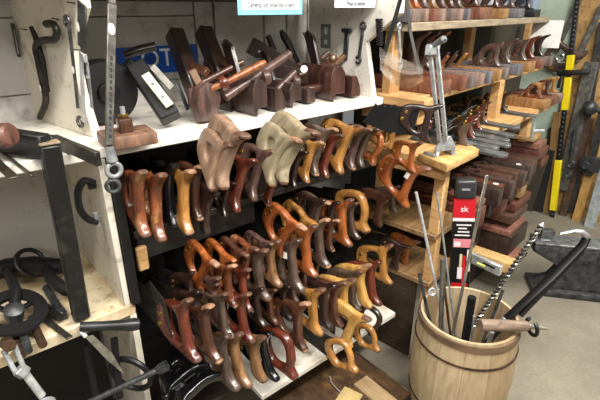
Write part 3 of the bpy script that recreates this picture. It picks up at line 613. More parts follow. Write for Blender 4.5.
# plow planes: body, fence, two threaded arms, nuts, wedge, iron
def plow(label, bx, by, y, wdt, ln, hgt, yaw, arms, mat, am, pitch=0, tag_=None, sc=1.):
    c = L.on(bx, by, SZ); M = L.M @ T(c.x, y, SZ) @ Rz(yaw) @ Rx(pitch) @ Matrix.Scale(sc, 4)
    u = thing('plow_plane', label, 'plane', M, 'moulding and plow planes on the upper shelf')
    prof = [(0, .012), (.008, .0), (.012, .0), (.012, .012), (.02, .02), (wdt, .02), (wdt, hgt * .8), (wdt - .012, hgt), (.010, hgt), (0, hgt * .75)]
    Pm = Matrix(((1, 0, 0, 0), (0, 0, -1, 0), (0, 1, 0, 0), (0, 0, 0, 1)))
    sub(u, 'body', MB().prism(prof, (), ln, T(0, ln / 2, 0) @ Pm, .0015, 1).mesh('body'), mat)
    sub(u, 'fence', MB().prism([(0, 0), (.03, 0), (.034, .012), (.03, .03), (.018, hgt * .62), (0, hgt * .62)], (), ln * .92, T(wdt + .03, ln / 2, .004) @ Pm, .0015, 1).mesh('fence'), mat)
    for yy, zz, x0, x1, th in arms:
        a = sub(u, 'arm', MB().tube([(x0, yy, zz), (x1, yy, zz + th)], .0105, 14).mesh('arm'), am)
        sub(u, 'nut', MB().lathe([(.010, -.012), (.021, -.010), (.023, 0), (.021, .010), (.010, .012)], T(wdt + .012, yy, zz + th * .4) @ Ry(90), 16).mesh('nut'), am)
    w_ = sub(u, 'wedge', MB().prism([(0, hgt * .5), (.03, hgt * .5), (.085, hgt + .07), (.075, hgt + .085), (.045, hgt + .07)], (), .012, T(wdt * .45, ln * .42, 0) @ Matrix(((0, 0, 1, 0), (1, 0, 0, 0), (0, 1, 0, 0), (0, 0, 0, 1))), .002, 2).mesh('wedge'), W['dark'])
    sub(u, 'iron', MB().bar((wdt * .45, ln * .44, hgt * .6), (wdt * .45, ln * .44 + .09, hgt + .08), .01, .005).mesh('iron'), STEEL)
    if tag_: sub(u, 'price_sticker', MB().cyl((-.0015, ln * tag_[0], tag_[1]), (.001, ln * tag_[0], tag_[1]), .010, 16).mesh('price_sticker'), TAGW)
    return u
PLW = wood('#1e1311', '#4a3631', .42, .3)
ARM = wood('#5a2c14', '#9a5c30', .4, .4)
o = Th('plow_plane', 'reddish plow plane with a long turned arm pointing toward the wall', 'plane', L, L.on(203, 118, SZ), 'moulding and plow planes on the upper shelf')
a = L.at(205, 96, .07)
o.p('body', MB().prism([(-.035, -.055), (.03, -.06), (.036, -.03), (.05, .0), (.04, .04), (.0, .055), (-.03, .04), (-.045, 0)], (), .035, T(a.x, a.y, SZ + .062) @ Rz(14) @ Rx(90), .004, 2), W['mauve'])
o.p('fence', MB().bar(L.at(196, 97, .10), L.at(204, 98, .24), .05, .06, (0, 0, 1), .005), W['brown'])
ar = o.p('arm', MB().tube([L.at(205, 91, .07), L.at(222, 84, .055), L.at(226, 82.5, .05), L.at(262, 64, .02), L.at(265, 62, .02)], [.010, .010, .0095, .011, .008], 16), ARM); o.p('arm', MB().tube([L.at(196, 86, .2), L.at(243, 62, .16)], .011, 14), W['brown'])
o.p('nut', MB().lathe([(.008, -.012), (.02, -.011), (.024, 0), (.02, .011), (.008, .012)], T(*L.at(223, 83, .055)) @ (L.at(262, 64, .02) - L.at(222, 84, .055)).to_track_quat('Z', 'Y').to_matrix().to_4x4(), 18), W['red'])
o.p('wedge', MB().bar(L.at(192, 70, .13), L.at(203, 92, .12), .026, .02), W['pale']); o.p('iron', MB().bar(L.at(176, 80, .14), L.at(188, 110, .12), .024, .004), DSTEEL)
plow('dark plow plane with a stubby arm behind the turned arm', 232, 113, .14, .045, .16, .07, 6, ((.05, .05, -.03, .10, .0),), W['dark'], W['brown'], 0)
plow('mauve-brown moulding plane with a slanting front arm, end toward the shelf edge', 247, 115, .03, .042, .14, .085, 2, ((.03, .05, -.06, .14, .085), (.10, .05, -.02, .085, .0)), PLW, W['mauve'], 0, None, 1.3)
plow('stepped dark moulding plane standing between two plow planes', 284, 107, .06, .045, .20, .07, 0, ((.05, .045, -.015, .06, .05),), PLW, W['mauve'], 0, None, 1.15)
plow('large reddish-brown plow plane at the end of the upper shelf', 324, 101, .05, .05, .14, .09, -4, ((.05, .03, -.06, .09, .01), (.11, .06, -.03, .10, .02)), wood('#2a1713', '#55352a', .4, .35), W['brown'], 0, None, 1.35)
o = Th('plow_plane', 'dark plow plane with a bulbous upright handle near the wall', 'plane', L, L.on(285, 92, SZ), 'moulding and plow planes on the upper shelf')
Lbar(o, 'body', 250, 45, .30, 300, 75, .22, .05, .06, W['dark']); Lbar(o, 'fence', 268, 68, .26, 310, 78, .20, .05, .05, W['dark'])
o.p('handle', MB().tube([L.at(281, 31, .24), L.at(284, 36, .24), L.at(288, 43, .24), L.at(294, 54, .24), L.at(298, 62, .24)], [.008, .015, .014, .009, .01], 14), W['black']); o.p('peg', MB().tube([L.at(268, 36, .27), L.at(274, 50, .27)], [.010, .012], 12), W['dark'])
Lbar(o, 'iron', 248, 60, .28, 262, 58, .27, .02, .006, STEEL)
o.p('price_sticker', MB().cyl(L.at(304, 69, .15), L.at(304, 69, .144), .013, 18), TAGW)
o = Th('plow_plane', 'tan plow plane with square arms resting on the reddish one', 'plane', L, L.on(340, 95, SZ), 'moulding and plow planes on the upper shelf')
Lbar(o, 'body', 316, 62, .25, 339, 72, .18, .05, .05, W['brown']); o.p('arm', MB().tube([L.at(318, 62, .24), L.at(329, 52, .22)], .012, 12), W['mauve']); o.p('arm', MB().tube([L.at(333, 67, .2), L.at(345, 55, .17)], .011, 12), W['tan']); Lbar(o, 'iron', 338, 64, .2, 344, 53, .19, .016, .005, BRIGHT); o.p('knob', MB().lathe([(0, -.015), (.014, -.01), (.018, 0), (.014, .01), (0, .015)], T(*L.at(333, 58, .2)), 16), W['tan'])
one('pine_offcut', 'small pale pine offcut lying by the white end panel', 'offcut', MB().box(L.on(351, 94, SZ + .009) + Vector((0, .03, 0)), (.04, .07, .016), Rz(8).to_3x3(), .002), PINEY, L)
# ------------------------------------------------------------------ plane shelves (frame R)
u = thing('plane_shelves', 'rough pine shelving stepped back at each level, loaded with planes', 'shelving', R.M)
def rp(name, mb, mat): return mb.build(name, mat, u, R.M)
rp('top_board', MB().box((.80, .33, 1.437), (1.60, .26, .03), None, .003), wood('#6f604f', '#a3937c', .6, 0., (1.5, 12, 12), 6.))
rp('upper_board', MB().box((.78, .325, 1.175), (1.46, .33, .03), None, .003), PINEX)
rp('middle_board', MB().box((.87, .27, .962), (1.24, .42, .03), None, .003).box((.12, .24, .962), (.26, .46, .03), None, .003), PINEX)
OLDSHADEP = wood('#5a4229', '#94744a', .6, 0., (2, 14, 14), 4.)  # weathered pine, darkened further to paint in the shade on the lower boards
rp('third_board', MB().box((.13, .24, .652), (.26, .46, .024), None, .003), OLDSHADEP)
rp('fourth_board', MB().box((.13, .24, .43), (.26, .46, .024), None, .003), OLDSHADEP)
rp('under_shade_panel', MB().box((.03, .28, .209), (.02, .4, .416), None, .002), wood('#241b13', '#453524', .65, 0., (8, 2, 8), 5.))  # added panel, its dark brown stands in for the shade under the shelves
rp('side_rail', MB().box((.022, .255, 1.172), (.075, .29, .036), None, .003), PINEY); rp('side_rail', MB().box((.03, .27, 1.12), (.06, .26, .06), None, .003), PINEY)
rp('side_rail', MB().box((.012, .23, .925), (.035, .46, .045), None, .003), PINEY)
rp('leg', MB().box((.045, .035, .475), (.04, .045, .925), None, .003), PINE)
rp('leg', MB().box((.05, .30, 1.07), (.07, .04, .72), None, .003), wood('#8a673e', '#bd935f', .6, 0., (14, 14, 1.5), 5.))
a = R.at(474, 25, .42); rp('leg', MB().box((a.x, .435, 1.31), (.06, .04, .25), None, .003), PINE)
a = R.at(531, 30, .42); rp('leg', MB().box((a.x, .435, 1.31), (.06, .04, .25), None, .003), PINE)
a = R.at(501, 92, .15); rp('leg', MB().box((a.x, .17, 1.07), (.06, .045, .19), None, .003), PINE)
a = R.at(523, 140, .12); rp('leg', MB().box((a.x, .12, .862), (.06, .045, .168), None, .003), PINE)
a = R.at(547, 75, .42); rp('leg', MB().box((a.x, .44, 1.07), (.06, .045, .19), None, .003), PINE)
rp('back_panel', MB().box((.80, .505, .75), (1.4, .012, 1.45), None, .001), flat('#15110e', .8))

# plane meshes, heel toward the aisle: x across, y into the shelf, z up
TO = [(.062,0),(.052,.014),(.05,.03),(.056,.05),(.056,.068),(.046,.082),(.03,.092),(.008,.1),(-.008,.104),(-.006,.096),(.008,.086),(.018,.072),(.022,.05),(.018,.03),(.008,.014),(.0,0)]
TC = [(.085,0),(.082,.05),(.07,.075),(.045,.088),(.015,.09),(-.004,.096),(-.004,.084),(.006,.066),(.008,.04),(.0,.02),(-.012,.004),(-.01,0)]
TCH = [(.064,.022),(.062,.05),(.05,.066),(.034,.066),(.026,.05),(.026,.03),(.034,.018)]
PY = Matrix(((0, 0, 1, 0), (1, 0, 0, 0), (0, 1, 0, 0), (0, 0, 0, 1)))       # outline (into shelf, up)
TOT = {1: MB().prism(spline(TO, 48), (), .024, PY, .008, 3).mesh('tote'), 2: MB().prism(spline(TC, 48), [spline(TCH, 28)], .026, PY, .008, 3).mesh('tote')}
def body(w, h, ln): return MB().box((0, ln / 2, h / 2), (w, ln, h), None, .0035, 2).mesh('body')
BC = {}
def bench(label, px, py, z, y, w, h, ln, mat, tmat, tv, group, name='bench_plane', yaw=0, totey=.045, fr=None, ts=1.):
    fr = fr or R; c = fr.on(px, py, z) if y is None else fr.at(px, py, y)
    u = thing(name, label, 'plane', fr.M @ T(c.x, c.y, z + .0005) @ Rz(yaw), group)
    k = (w, h, ln)
    if k not in BC: BC[k] = body(*k)
    sub(u, 'body', BC[k], mat)
    if tv: sub(u, 'tote', TOT[tv], tmat, T(0, totey, h - .002) @ Matrix.Scale(ts, 4))
    sub(u, 'wedge', MB().bar((0, ln * .62, h * .8), (0, ln * .62 - .05, h + .06), w * .6, .012).mesh('wedge'), tmat)
    sub(u, 'iron', MB().bar((0, ln * .64, h * .8), (0, ln * .64 - .06, h + .075), w * .62, .004).mesh('iron'), DSTEEL)
    return u
def wo(d, l, r=.5, c=.15): return wood(d, l, r, c, (8, 8, 1.5), 8.)
GREYP = wo('#453934', '#7a6a63', .55, .05); REDP = wo('#47241a', '#7d4a34'); PINKP = wo('#5a433b', '#94796c'); BLUEP = wo('#3f3d42', '#6f6c74'); TANP = wo('#654529', '#a17643')
# upper board: long planes, heels in a row
E2 = [(464.5, 86, .045, .058, REDP, 'mauve', 1, 0), (474, 82.5, .042, .055, GREYP, 'brown', 1, 0), (483, 79.5, .038, .052, PINKP, 'orange', 1, 0), (491, 77, .036, .052, BLUEP, 'brown', 0, 0), (500.5, 74, .044, .05, TANP, 'gold', 0, 0)]
lab2 = ['reddish bench plane at the pine rail end of the second shelf', 'greyed bench plane lying against the reddish one', 'pinkish bench plane with an orange tote in the second shelf row', 'narrow blue-grey toteless plane in the second shelf row', 'tan toteless bench plane ending the close second shelf row']
for (px, py, w, h, m_, tm_, tv, yw), lb in zip(E2, lab2):
    bench(lb, px, py, 1.19, .10, w, h, .36, m_, W[tm_], tv, 'bench planes on the second shelf', totey=.19, ts=1.6)
o = one('toteless_plane', 'wide flat toteless plane beside the steel fence tool', 'plane', MB().box((.155, .28, 1.2175), (.09, .33, .053), None, .004, 2), REDP, R, 'bench planes on the second shelf')
for i, (px, py, w, m_, tm_, tv, lb) in enumerate(((508, 66, .06, GREYP, 'mauve', 2, 'greyed plane with a closed loop handle past the pinkish plane'), (521, 66, .075, BLUEP, 'grey', 1, 'short grey plane with a stubby open tote on the second shelf'), (533, 64.5, .09, TANP, 'grey', 2, 'golden-brown coffin plane with a grey loop handle on the second shelf'), (543, 63, .06, REDP, 'red', 1, 'small plane with a dark red tote before the white card'), (552, 61, .05, GREYP, 'dark', 1, 'dark plane ending the second shelf beside the pole'))):
    bench(lb, px, py, 1.19, .10, w, .05, .30, m_, W[tm_], tv, 'bench planes on the second shelf', ts=1.2)
# top board
TP = [(410, .03, BLUEP, 'tan'), (415, .028, PINKP, 'mauve'), (419, .03, GREYP, 'tan'), (427, .03, PINKP, 'orange'), (435.5, .036, REDP, 'mauve'), (444, .034, PINKP, 'tan'), (453, .034, GREYP, 'mauve'), (461.5, .03, PINKP, 'brown'), (469, .026, BLUEP, 'grey')]
for i, (px, w, m_, tm_) in enumerate(TP):
    bench(f'{["slate", "pinkish", "greyish", "rosy", "reddish", "dusty pink", "weathered grey", "pale pink", "bluish"][i]} moulding plane, {ORD[i]} from the black strap on the top shelf', px, 18, 1.4525, .21, w, .045, .24, m_, W[tm_], 1, 'planes in a row on the top shelf', 'wooden_plane', totey=.03)
for px, py, w, h, m_, tm_, lb in ((486, 17, .14, .05, REDP, 'brown', 'wide reddish-brown plane on the top shelf past the close row'), (506, 17, .07, .045, TANP, 'brown', 'tan wooden plane beside the wide reddish one, top shelf'), (521, 16.5, .10, .045, BLUEP, 'mauve', 'wide dark grey plane body on the top shelf'), (537, 16.5, .10, .04, IRON, 'dark', 'low black plane at the far end of the top shelf')):
    bench(lb, px, py, 1.4525, .21, w, h, .22, m_, W[tm_], 2, 'planes past the row on the top shelf', 'bench_plane')
one('tool_box', 'blue-grey upright metal box at the far end of the top shelf', 'box', MB().box((1.50, .34, 1.56), (.12, .16, .21), None, .004), flat('#7f8ea0', .5), R)
one('plastic_bin', 'clear plastic bin behind the top shelf planes', 'bin', MB().box((1.18, .40, 1.56), (.22, .10, .2), None, .01, 2), flat('#b9c0c4', .2), R)
one('white_card', 'square white card pinned at the end of the second shelf', 'card', MB().box(atx(R, 546, 34, 1.60), (.004, .17, .155), None, 0), flat('#f2f1ec', .6), R)

# metal planes on the middle board
SOLE = [(-.03, .0), (-.022, -.012), (0, -.018), (.022, -.012), (.03, 0), (.031, .36), (.022, .38), (0, .386), (-.022, .38), (-.031, .36)]
SM = MB().prism(SOLE, (), .012, T(0, .018, .0061), .001, 1).mesh('sole')
CK = [(.01, 0), (.10, .008), (.17, .010), (.20, .034), (.24, .04), (.28, .034), (.32, .012), (.36, 0)]
CHK = {s_: MB().prism(CK, (), .004, T(s_ * .029, .018, .005) @ PY).mesh('cheek') for s_ in (-1, 1)}
TOM = MB().prism(spline(TO, 48), (), .022, T(0, .11, .011) @ PY @ Matrix.Scale(1.12, 4), .008, 3).mesh('tote')
IRN = MB().bar((0, .27, .015), (0, .19, .095), .046, .004).mesh('iron'); LEV = MB().bar((0, .265, .03), (0, .20, .088), .04, .008, (0, 0, 1), .003, 2).mesh('lever_cap')
FRG = MB().prism([(.19, .0), (.28, 0), (.27, .012), (.20, .05)], (), .04, T(0, .0, .005) @ PY).mesh('frog')
KNB = MB().lathe([(.012, 0), (.012, .012), (.009, .02), (.016, .035), (.018, .045), (.012, .056), (0, .058)], T(0, .35, .012), 18).mesh('knob')
NTB = MB().cyl((0, .155, .112), (0, .145, .128), .007, 12).mesh('brass_nut')
SOL = metal('#4a4c4e', '#84878a', .4, .5)

def mplane(label, px, py, y, z, yaw, tm_, sm=None, group='metal planes on the middle shelf', stick=False, k=1., xx=None):
    c = R.at(px, py, y); k = k if y < .15 else .6; c.x = xx or c.x
    u = thing('metal_plane', label, 'plane', R.M @ T(c.x, c.y, z) @ Rz(yaw) @ Matrix.Scale(k, 4), group)
    T6 = T(0, .06, 0); so = sub(u, 'sole', SM, sm or SOL, Matrix.Diagonal((1, 1.15, 1, 1)))
    for s_ in (-1, 1): sub(u, 'cheek', CHK[s_], sm or DSTEEL, Matrix.Diagonal((1, 1.15, 1, 1)))
    sub(u, 'tote', TOM, W[tm_], T6); sub(u, 'frog', FRG, IRON, T6); sub(u, 'iron', IRN, DSTEEL, T6); sub(u, 'lever_cap', LEV, STEEL, T6); sub(u, 'knob', KNB, W[tm_], T6); sub(u, 'brass_nut', NTB, BRASS, T6)
    if stick: sub(u, 'price_sticker', MB().cyl((-.0125, .15, .07), (-.014, .15, .07), .013, 14).mesh('price_sticker'), TAGW, T6)
MZ = .978
for i, (px, py, y, yaw, tm_, st, lb) in enumerate(((508, 154, -.09, 1, 'grey', 0, 'long iron plane overhanging nearest the pine stool top'), (500, 149, -.06, 2, 'dark', 0, 'second long iron plane from the pine stool top, overhanging the board'), (514, 143, -.085, 1, 'red', 0, 'iron plane with a reddish tote overhanging the middle shelf'), (520, 137, -.07, 2, 'dark', 0, 'iron plane with a dark tote, fourth from the pine stool top'),
   (528, 124, -.02, 2, 'red', 1, 'iron plane whose red tote wears a white round sticker'), (534, 117, .0, 3, 'brown', 0, 'iron plane just past the stickered tote'), (541, 112.5, .0, 2, 'dark', 0, 'iron plane with dark tote before the wooden coffin planes'))):
    mplane(lb, px, py, (-.14, -.08, -.10, -.07, -.06, -.02, 0)[i], MZ, 1.5, tm_, None, 'metal planes on the middle shelf', st, .88, (.21, .28, .35, .42, .52, .68, 1.0)[i])
for px, py, w, m_, tm_, lb in ((548, 106, .10, TANP, 'speck', 'tan smoothing plane with a loop handle at the end of the middle shelf'), (556, 101.5, .08, REDP, 'brown', 'brown smoothing plane last on the middle shelf beside the pole'), (562, 99, .05, PINKP, 'gold', 'small pale plane tucked at the end of the middle shelf')):
    bench(lb, px, py, .9775, .03, w, .05, .26, m_, W[tm_], 2, 'wooden planes on the middle shelf')
for i, (px, py, tm_, lb) in enumerate(((470, 112, 'dark', 'dark metal plane in the back row of the middle shelf, by the fence tool'), (492, 103, 'brown', 'metal plane in the back row behind the red totes'), (510, 96, 'red', 'metal plane in the shadow at the back of the middle shelf'))):
    mplane(lb, px, py, .2, MZ, 8, tm_, DSTEEL, 'metal planes in the back row')

# ------------------------------------------------------------------ stacked long planes and boards under the middle board
MW = {k: wo(a, b) for k, (a, b) in dict(purple=('#2a1a18', '#523a34'), brown=('#2f1d16', '#593b2b'), red=('#3d1e15', '#6f3e2d'), pink=('#5c382f', '#8f6152'), dk=('#1d1411', '#3a2a23'), pine=('#a5824f', '#d3b079'), tan=('#7a5d3e', '#a98658')).items()}
def beam(lb, x, y, z, w, h, ln, cl, cat='plane', stick=False):
    u = thing('timber' if cat == 'timber' else 'wooden_plane', lb, cat, R.M @ T(x, y, z) @ Rz(random.uniform(-.4, .4)), 'timbers and planes stacked under the metal planes')
    sub(u, 'body', MB().box((0, ln / 2, h / 2), (w, ln, h), None, .003, 2).mesh('body'), MW[cl])
    if z > .6 and cat == 'plane':
        sub(u, 'wedge', MB().bar((w * .1, ln * .5, h * .9), (w * .1, ln * .5 - .03, h + .014), .01, .012).mesh('wedge'), MW['dk']); sub(u, 'iron', MB().bar((w * .1, ln * .53, h * .9), (w * .1, ln * .53 - .03, h + .018), .009, .003).mesh('iron'), DSTEEL)
    if stick: sub(u, 'price_sticker', MB().prism([(.012 * cos(k * pi / 8), .014 * sin(k * pi / 8)) for k in range(16)], (), .0008, T(0, .035, h + .0006)).mesh('price_sticker'), TAGW)
UPC = ['dk', 'red', 'purple', 'brown', 'brown', 'purple', 'dk', 'purple', 'brown', 'purple']
UPN = dict(dk='dark', red='reddish', purple='purple-brown', brown='brown', pink='pinkish', tan='tan', pine='pale pine')
UPH = [.088, .082, .092, .088, .098, .085, .098, .092, .10, .095]
for i in range(10):
    beam(f'{UPN[UPC[i]]} moulding plane, {ORD[i]} from the red package in the upper stack' + (', white sticker on top' if i in (1, 6) else ''), .60 + .068 * i, (-.02, .0, -.03, .01, .0, -.02, .01, -.01, .0, .01)[i], .612, .058, UPH[i], .42, UPC[i], 'plane', i in (1, 6))
LWC = ['dk', 'red', 'brown', 'dk', 'tan', 'red', 'dk']
for i in range(7):
    beam(f'{UPN[LWC[i]]} wooden plane, {ORD[i]} from the red package in the second stack layer', .66 + .095 * i, (.03, .0, .04, .02, .0, .02, .03)[i], .522, .082, (.08, .085, .075, .085, .06, .08, .085)[i], .38, LWC[i])
beam('square red-brown plane end beside the red tool package', .44, .0, .545, .10, .10, .42, 'red'); beam('thin red plane lying on the square red-brown one', .46, .01, .648, .07, .03, .38, 'pink')
beam('wide reddish plank under the second stack layer', 1.08, .0, .452, .26, .05, .44, 'red', 'timber'); beam('brown plank beneath the wide reddish plank', 1.02, -.01, .40, .26, .045, .44, 'brown', 'timber')
beam('thin pinkish plank on the thick dark plank', 1.0, -.02, .335, .26, .03, .44, 'pink', 'timber'); beam('thick dark brown plank low in the stack', 1.02, -.03, .216, .28, .115, .44, 'dk', 'timber')
beam('pinkish flat plank with a dark knot sticking out above the pine stud', .94, -.09, .180, .20, .034, .48, 'pink', 'timber'); beam('pale pine stud end sticking out above the level', .75, -.10, .205, .085, .06, .46, 'pine', 'timber')
beam('dark bearer block under the low planks', .98, .12, .0, .36, .16, .30, 'dk', 'timber')
beam('dark block supporting the second layer near the package', .62, .10, .30, .30, .215, .30, 'dk', 'timber')
UP = [(541, 146, .03, 22, 6, 'pink', 'flat pinkish plane on top of the far stack'), (542, 154, .02, 25, 9, 'red', 'red-brown plane with a raised side in the far stack'), (543, 163, .03, 20, 8, 'red', 'red-brown plane at the base of the far stack'), (536, 139, .05, 24, 4, 'tan', 'thin olive-tan board topping the far stack')]
for px, py, y, w, h, cl, lb in UP:
    c = R.at(px, py, y); D = dist(R.w(c)); ww = w * D / F * 1.1; hh = h * D / F * 1.05
    u = thing('wooden_plane', lb, 'plane', R.M @ T(c.x + .04, c.y, c.z - hh / 2), 'planes in the far stack'); sub(u, 'body', MB().box((0, .2, hh / 2), (ww, .40, hh), None, .003, 2).mesh('body'), MW[cl]); sub(u, 'step', MB().box((0, .2, hh * .9), (ww * .3, .38, hh * .4), None, .002).mesh('step'), MW[cl])
c = R.at(533, 131, .02); o = Th('steel_bracket', 'grey steel bracket with a bolt on the pine leg under the middle shelf', 'bracket', R, c); o.p('plate', MB().bar(c + Vector((0, 0, .05)), c + Vector((0, 0, -.04)), .04, .008, (0, 1, 0)), STEEL); o.p('bolt', MB().cyl(c, c + Vector((.05, -.04, 0)), .008, 8), BRIGHT)
# aluminium spirit level
c = R.at(486, 264, -.07); a = R.at(470, 258, -.03); b = R.at(503, 273, -.09)
o = Th('spirit_level', 'silver aluminium spirit level lying below the pine stud', 'level', R, (c.x, c.y, c.z - .03))
lv = o.p('body', MB().bar(R.at(462, 253, .12), R.at(501, 271, -.10), .022, .055, (0, 0, 1), .002), metal('#b9bcbd', '#e4e6e6', .3, .5)); o.p('vial', MB().cyl(R.at(478, 262, -.0) + Vector((-.014, 0, 0)), R.at(486, 265.5, -.04) + Vector((-.014, 0, 0)), .007, 10), flat('#c9d46a', .2)); o.p('slot', MB().bar(R.at(484, 262, -.02) + Vector((-.012, 0, 0)), R.at(496, 267.5, -.08) + Vector((-.012, 0, 0)), .002, .012), BLACK)
# ------------------------------------------------------------------ pine ledge, steel fence tool, face shield
st = Th('pine_ledge', 'worn pine plank ledge with a rounded corner carrying the steel fence tool', 'plank', R, (.1, .1, .95))
q = [R.on(447, 169, .978), R.on(479, 153, .978), R.on(461, 142, .978), R.on(418, 157, .978)]
st.p('top', MB().prism([(v.x, v.y) for v in q], (), .028, T(0, 0, .964 + .014), .004, 2), wood('#96703f', '#cda96e', .55, 0., (14, 2, 14), 4.))
LT = .9925
tp = Th('fence_tool', 'tall steel twin-rail fence tool standing on the pine ledge', 'gauge', R, R.on(444, 156, LT))
f0 = R.on(435, 157.5, LT); f1 = R.on(455, 155, LT); D_ = f0
tb_ = R.on(444, 156, LT); top = R.at(433, 46, tb_.y + .02)
mid = R.at(443, 138, tb_.y)
RAIL = metal('#8d9193', '#c6cacb', .38, .3)
for s_ in (-1, 1):
    off = Vector((s_ * .0085, s_ * -.008, 0)); tp.p('rail', MB().bar(mid + off + Vector((0, 0, -.01)), top + off, .0085, .014, (0, 1, 0), .001), RAIL)
tp.p('gusset', MB().prism([(-.045, 0), (-.032, 0), (-.024, .022), (.024, .022), (.032, 0), (.045, 0), (.043, .038), (.016, .075), (-.016, .075), (-.043, .038)], (), .012, T(tb_.x, tb_.y, LT) @ Rz(-25) @ Rx(90), .001, 1), metal('#7c8083', '#b0b4b6', .4, .35))
tp.p('foot', MB().bar(f0 + Vector((0, 0, .006)), f0 + Vector((.01, .05, .006)), .012, .012), STEEL); tp.p('foot', MB().bar(f1 + Vector((0, 0, .006)), f1 + Vector((.01, .05, .006)), .012, .012), STEEL)
hh0 = top + Vector((-.005, 0, 0)); hh1 = R.at(444, 39, tb_.y - .03)
tp.p('grip', MB().tube([R.at(428, 46, tb_.y + .04), hh0, hh1, R.at(446, 38, tb_.y - .035)], [.007, .008, .0115, .007], 16), metal('#5f6163', '#8e9092', .4, .4)); tp.p('cross_bar', MB().bar(R.at(428, 50, tb_.y + .02), R.at(437, 49, tb_.y + .02), .02, .03), RAIL)
a = R.at(437.5, 154, tb_.y - .02); tp.p('price_sticker', MB().cyl(a, a + Vector((0, -.002, 0)), .008, 14), TAGW)
# face shield and strap hung above the second shelf
CL = NT('clear_plastic'); CLM = CL.fin('#f4f2ee', .12); CL.b.inputs['Transmission Weight'].default_value = .9; CL.b.inputs['IOR'].default_value = 1.25; CL.b.inputs['Alpha'].default_value = .32
fs = Th('face_shield', 'clear plastic face shield hanging by a black strap over the pine rail', 'face shield', R, R.at(400, 80, .12))
def shield(i, j):
    x = 380 + 43 * i; base = 58 + 16 * i; w_ = 26 * sin(pi * (.25 + .6 * i)) + 4
    sag = 12 * sin(pi * min(1, i * 1.05)) ** .8
    p = R.at(x, base + sag * .6 + (j - .5) * w_, .16 - .13 * i - .09 * sin(pi * j) * (1 - .3 * i))
    return p
fs.p('visor', MB().grid(shield, 18, 12, .0025), CLM)
st0 = R.at(405, -16, .10); 
fs.p('strap', MB().bar(st0, R.at(382.5, 61, .14), .020, .002, (0, 1, 0), 0), BLACK); fs.p('strap', MB().bar(st0, R.at(410, 30, .10), .020, .002, (0, 1, 0), 0).bar(R.at(410, 30, .10), R.at(420, 76, .02), .024, .002, (0, 1, 0), 0), flat('#3a3632', .6)); fs.p('snap', MB().cyl(R.at(382.5, 61, .14), R.at(382.5, 61, .128), .006, 10), BLACK)
w_ = Th('open_spanner', 'steel open-ended spanner hanging on the pine post behind the strap', 'wrench', R, R.at(399, 45, .2))
w_.p('shank', MB().bar(R.at(399, 28, .2), R.at(400, 60, .2), .012, .005, (0, 1, 0)), STEEL); w_.p('jaw', MB().ring(R.at(400, 65, .2), (0, 1, 0), .012, .005, 8, 16, -1, 4.2), STEEL); w_.p('ring', MB().ring(R.at(399, 26, .2), (0, 1, 0), .009, .004), STEEL)
# ------------------------------------------------------------------ red and black tool package leaning on the ledge leg
c_ = R.w(R.at(456, 325, -.085)); d_ = R.w(R.at(466, 178, -.04))
rdr = (d_ - c_).normalized(); ln = (d_ - c_).length
rx = Vector((1, -.22, 0)).normalized(); ry = rdr.cross(rx).normalized(); rx = ry.cross(rdr).normalized()
M = Matrix((rx, ry, rdr)).transposed().to_4x4(); M.translation = c_
pk = thing('tool_package', 'tall red and black carded tool package beside the pine leg', 'package', M)
RED = flat('#c01828', .35); PW = flat('#e6dfe2', .45); BLK = flat('#141416', .35); PNK = flat('#d9838c', .45)
sg = 1 if ry.dot(Vector((0, -1, 0))) > 0 else -1
def face(z0, z1, x0, x1, yo=0.): return ((x0 + x1) / 2, sg * (.0155 + yo), ln * (z0 + z1) / 2), (x1 - x0, .001, ln * (z1 - z0))
sub(pk, 'card', MB().box((0, 0, ln * .44), (.082, .03, ln * .88), None, .003).mesh('card'), BLK)
sub(pk, 'moulded_cap', MB().box((0, 0, ln * .94), (.078, .05, ln * .115), None, .012, 3).mesh('moulded_cap'), flat('#2d2e30', .35)); sub(pk, 'slot', MB().box((0, sg * .026, ln * .945), (.03, .002, .008)).mesh('slot'), flat('#8e8f92', .3))
for nm, z0, z1, x0, x1, m_, yo in (('red_label', .765, .885, -.041, .041, RED, .0004), ('white_stripe', .745, .765, -.041, .041, PW, .0006), ('pink_panel', .575, .63, -.034, .041, PNK, .0004), ('white_block', .58, .612, -.03, -.006, PW, .001), ('white_block', .415, .56, .022, .036, PW, .0006), ('white_block', .36, .44, -.012, .008, PW, .0006), ('cream_block', .44, .53, -.006, .004, flat('#cfc89a', .5), .001), ('red_tray', .0, .33, -.034, .030, RED, .0008), ('red_strip', .33, .52, .006, .018, RED, .0006), ('white_edge', .0, .30, .032, .041, PW, .0006)):
    c_, d_ = face(z0, z1, x0, x1, yo); sub(pk, nm, MB().box(c_, d_).mesh(nm), m_)
lt = MB()
for k in range(4): lt.box((-.002 + .004 * (k % 2), sg * .0166, ln * (.655 + .022 * k)), (.056 - .012 * (k % 3), .001, .0055))
sub(pk, 'lettering', lt.mesh('lettering'), PW)
tm = text_mesh('SKil' if False else 'sk', .034); tm.transform(T(0, sg * .0166, ln * .82) @ (Rx(90) if sg < 0 else Rz(180) @ Rx(90))); sub(pk, 'logo', tm, PW)

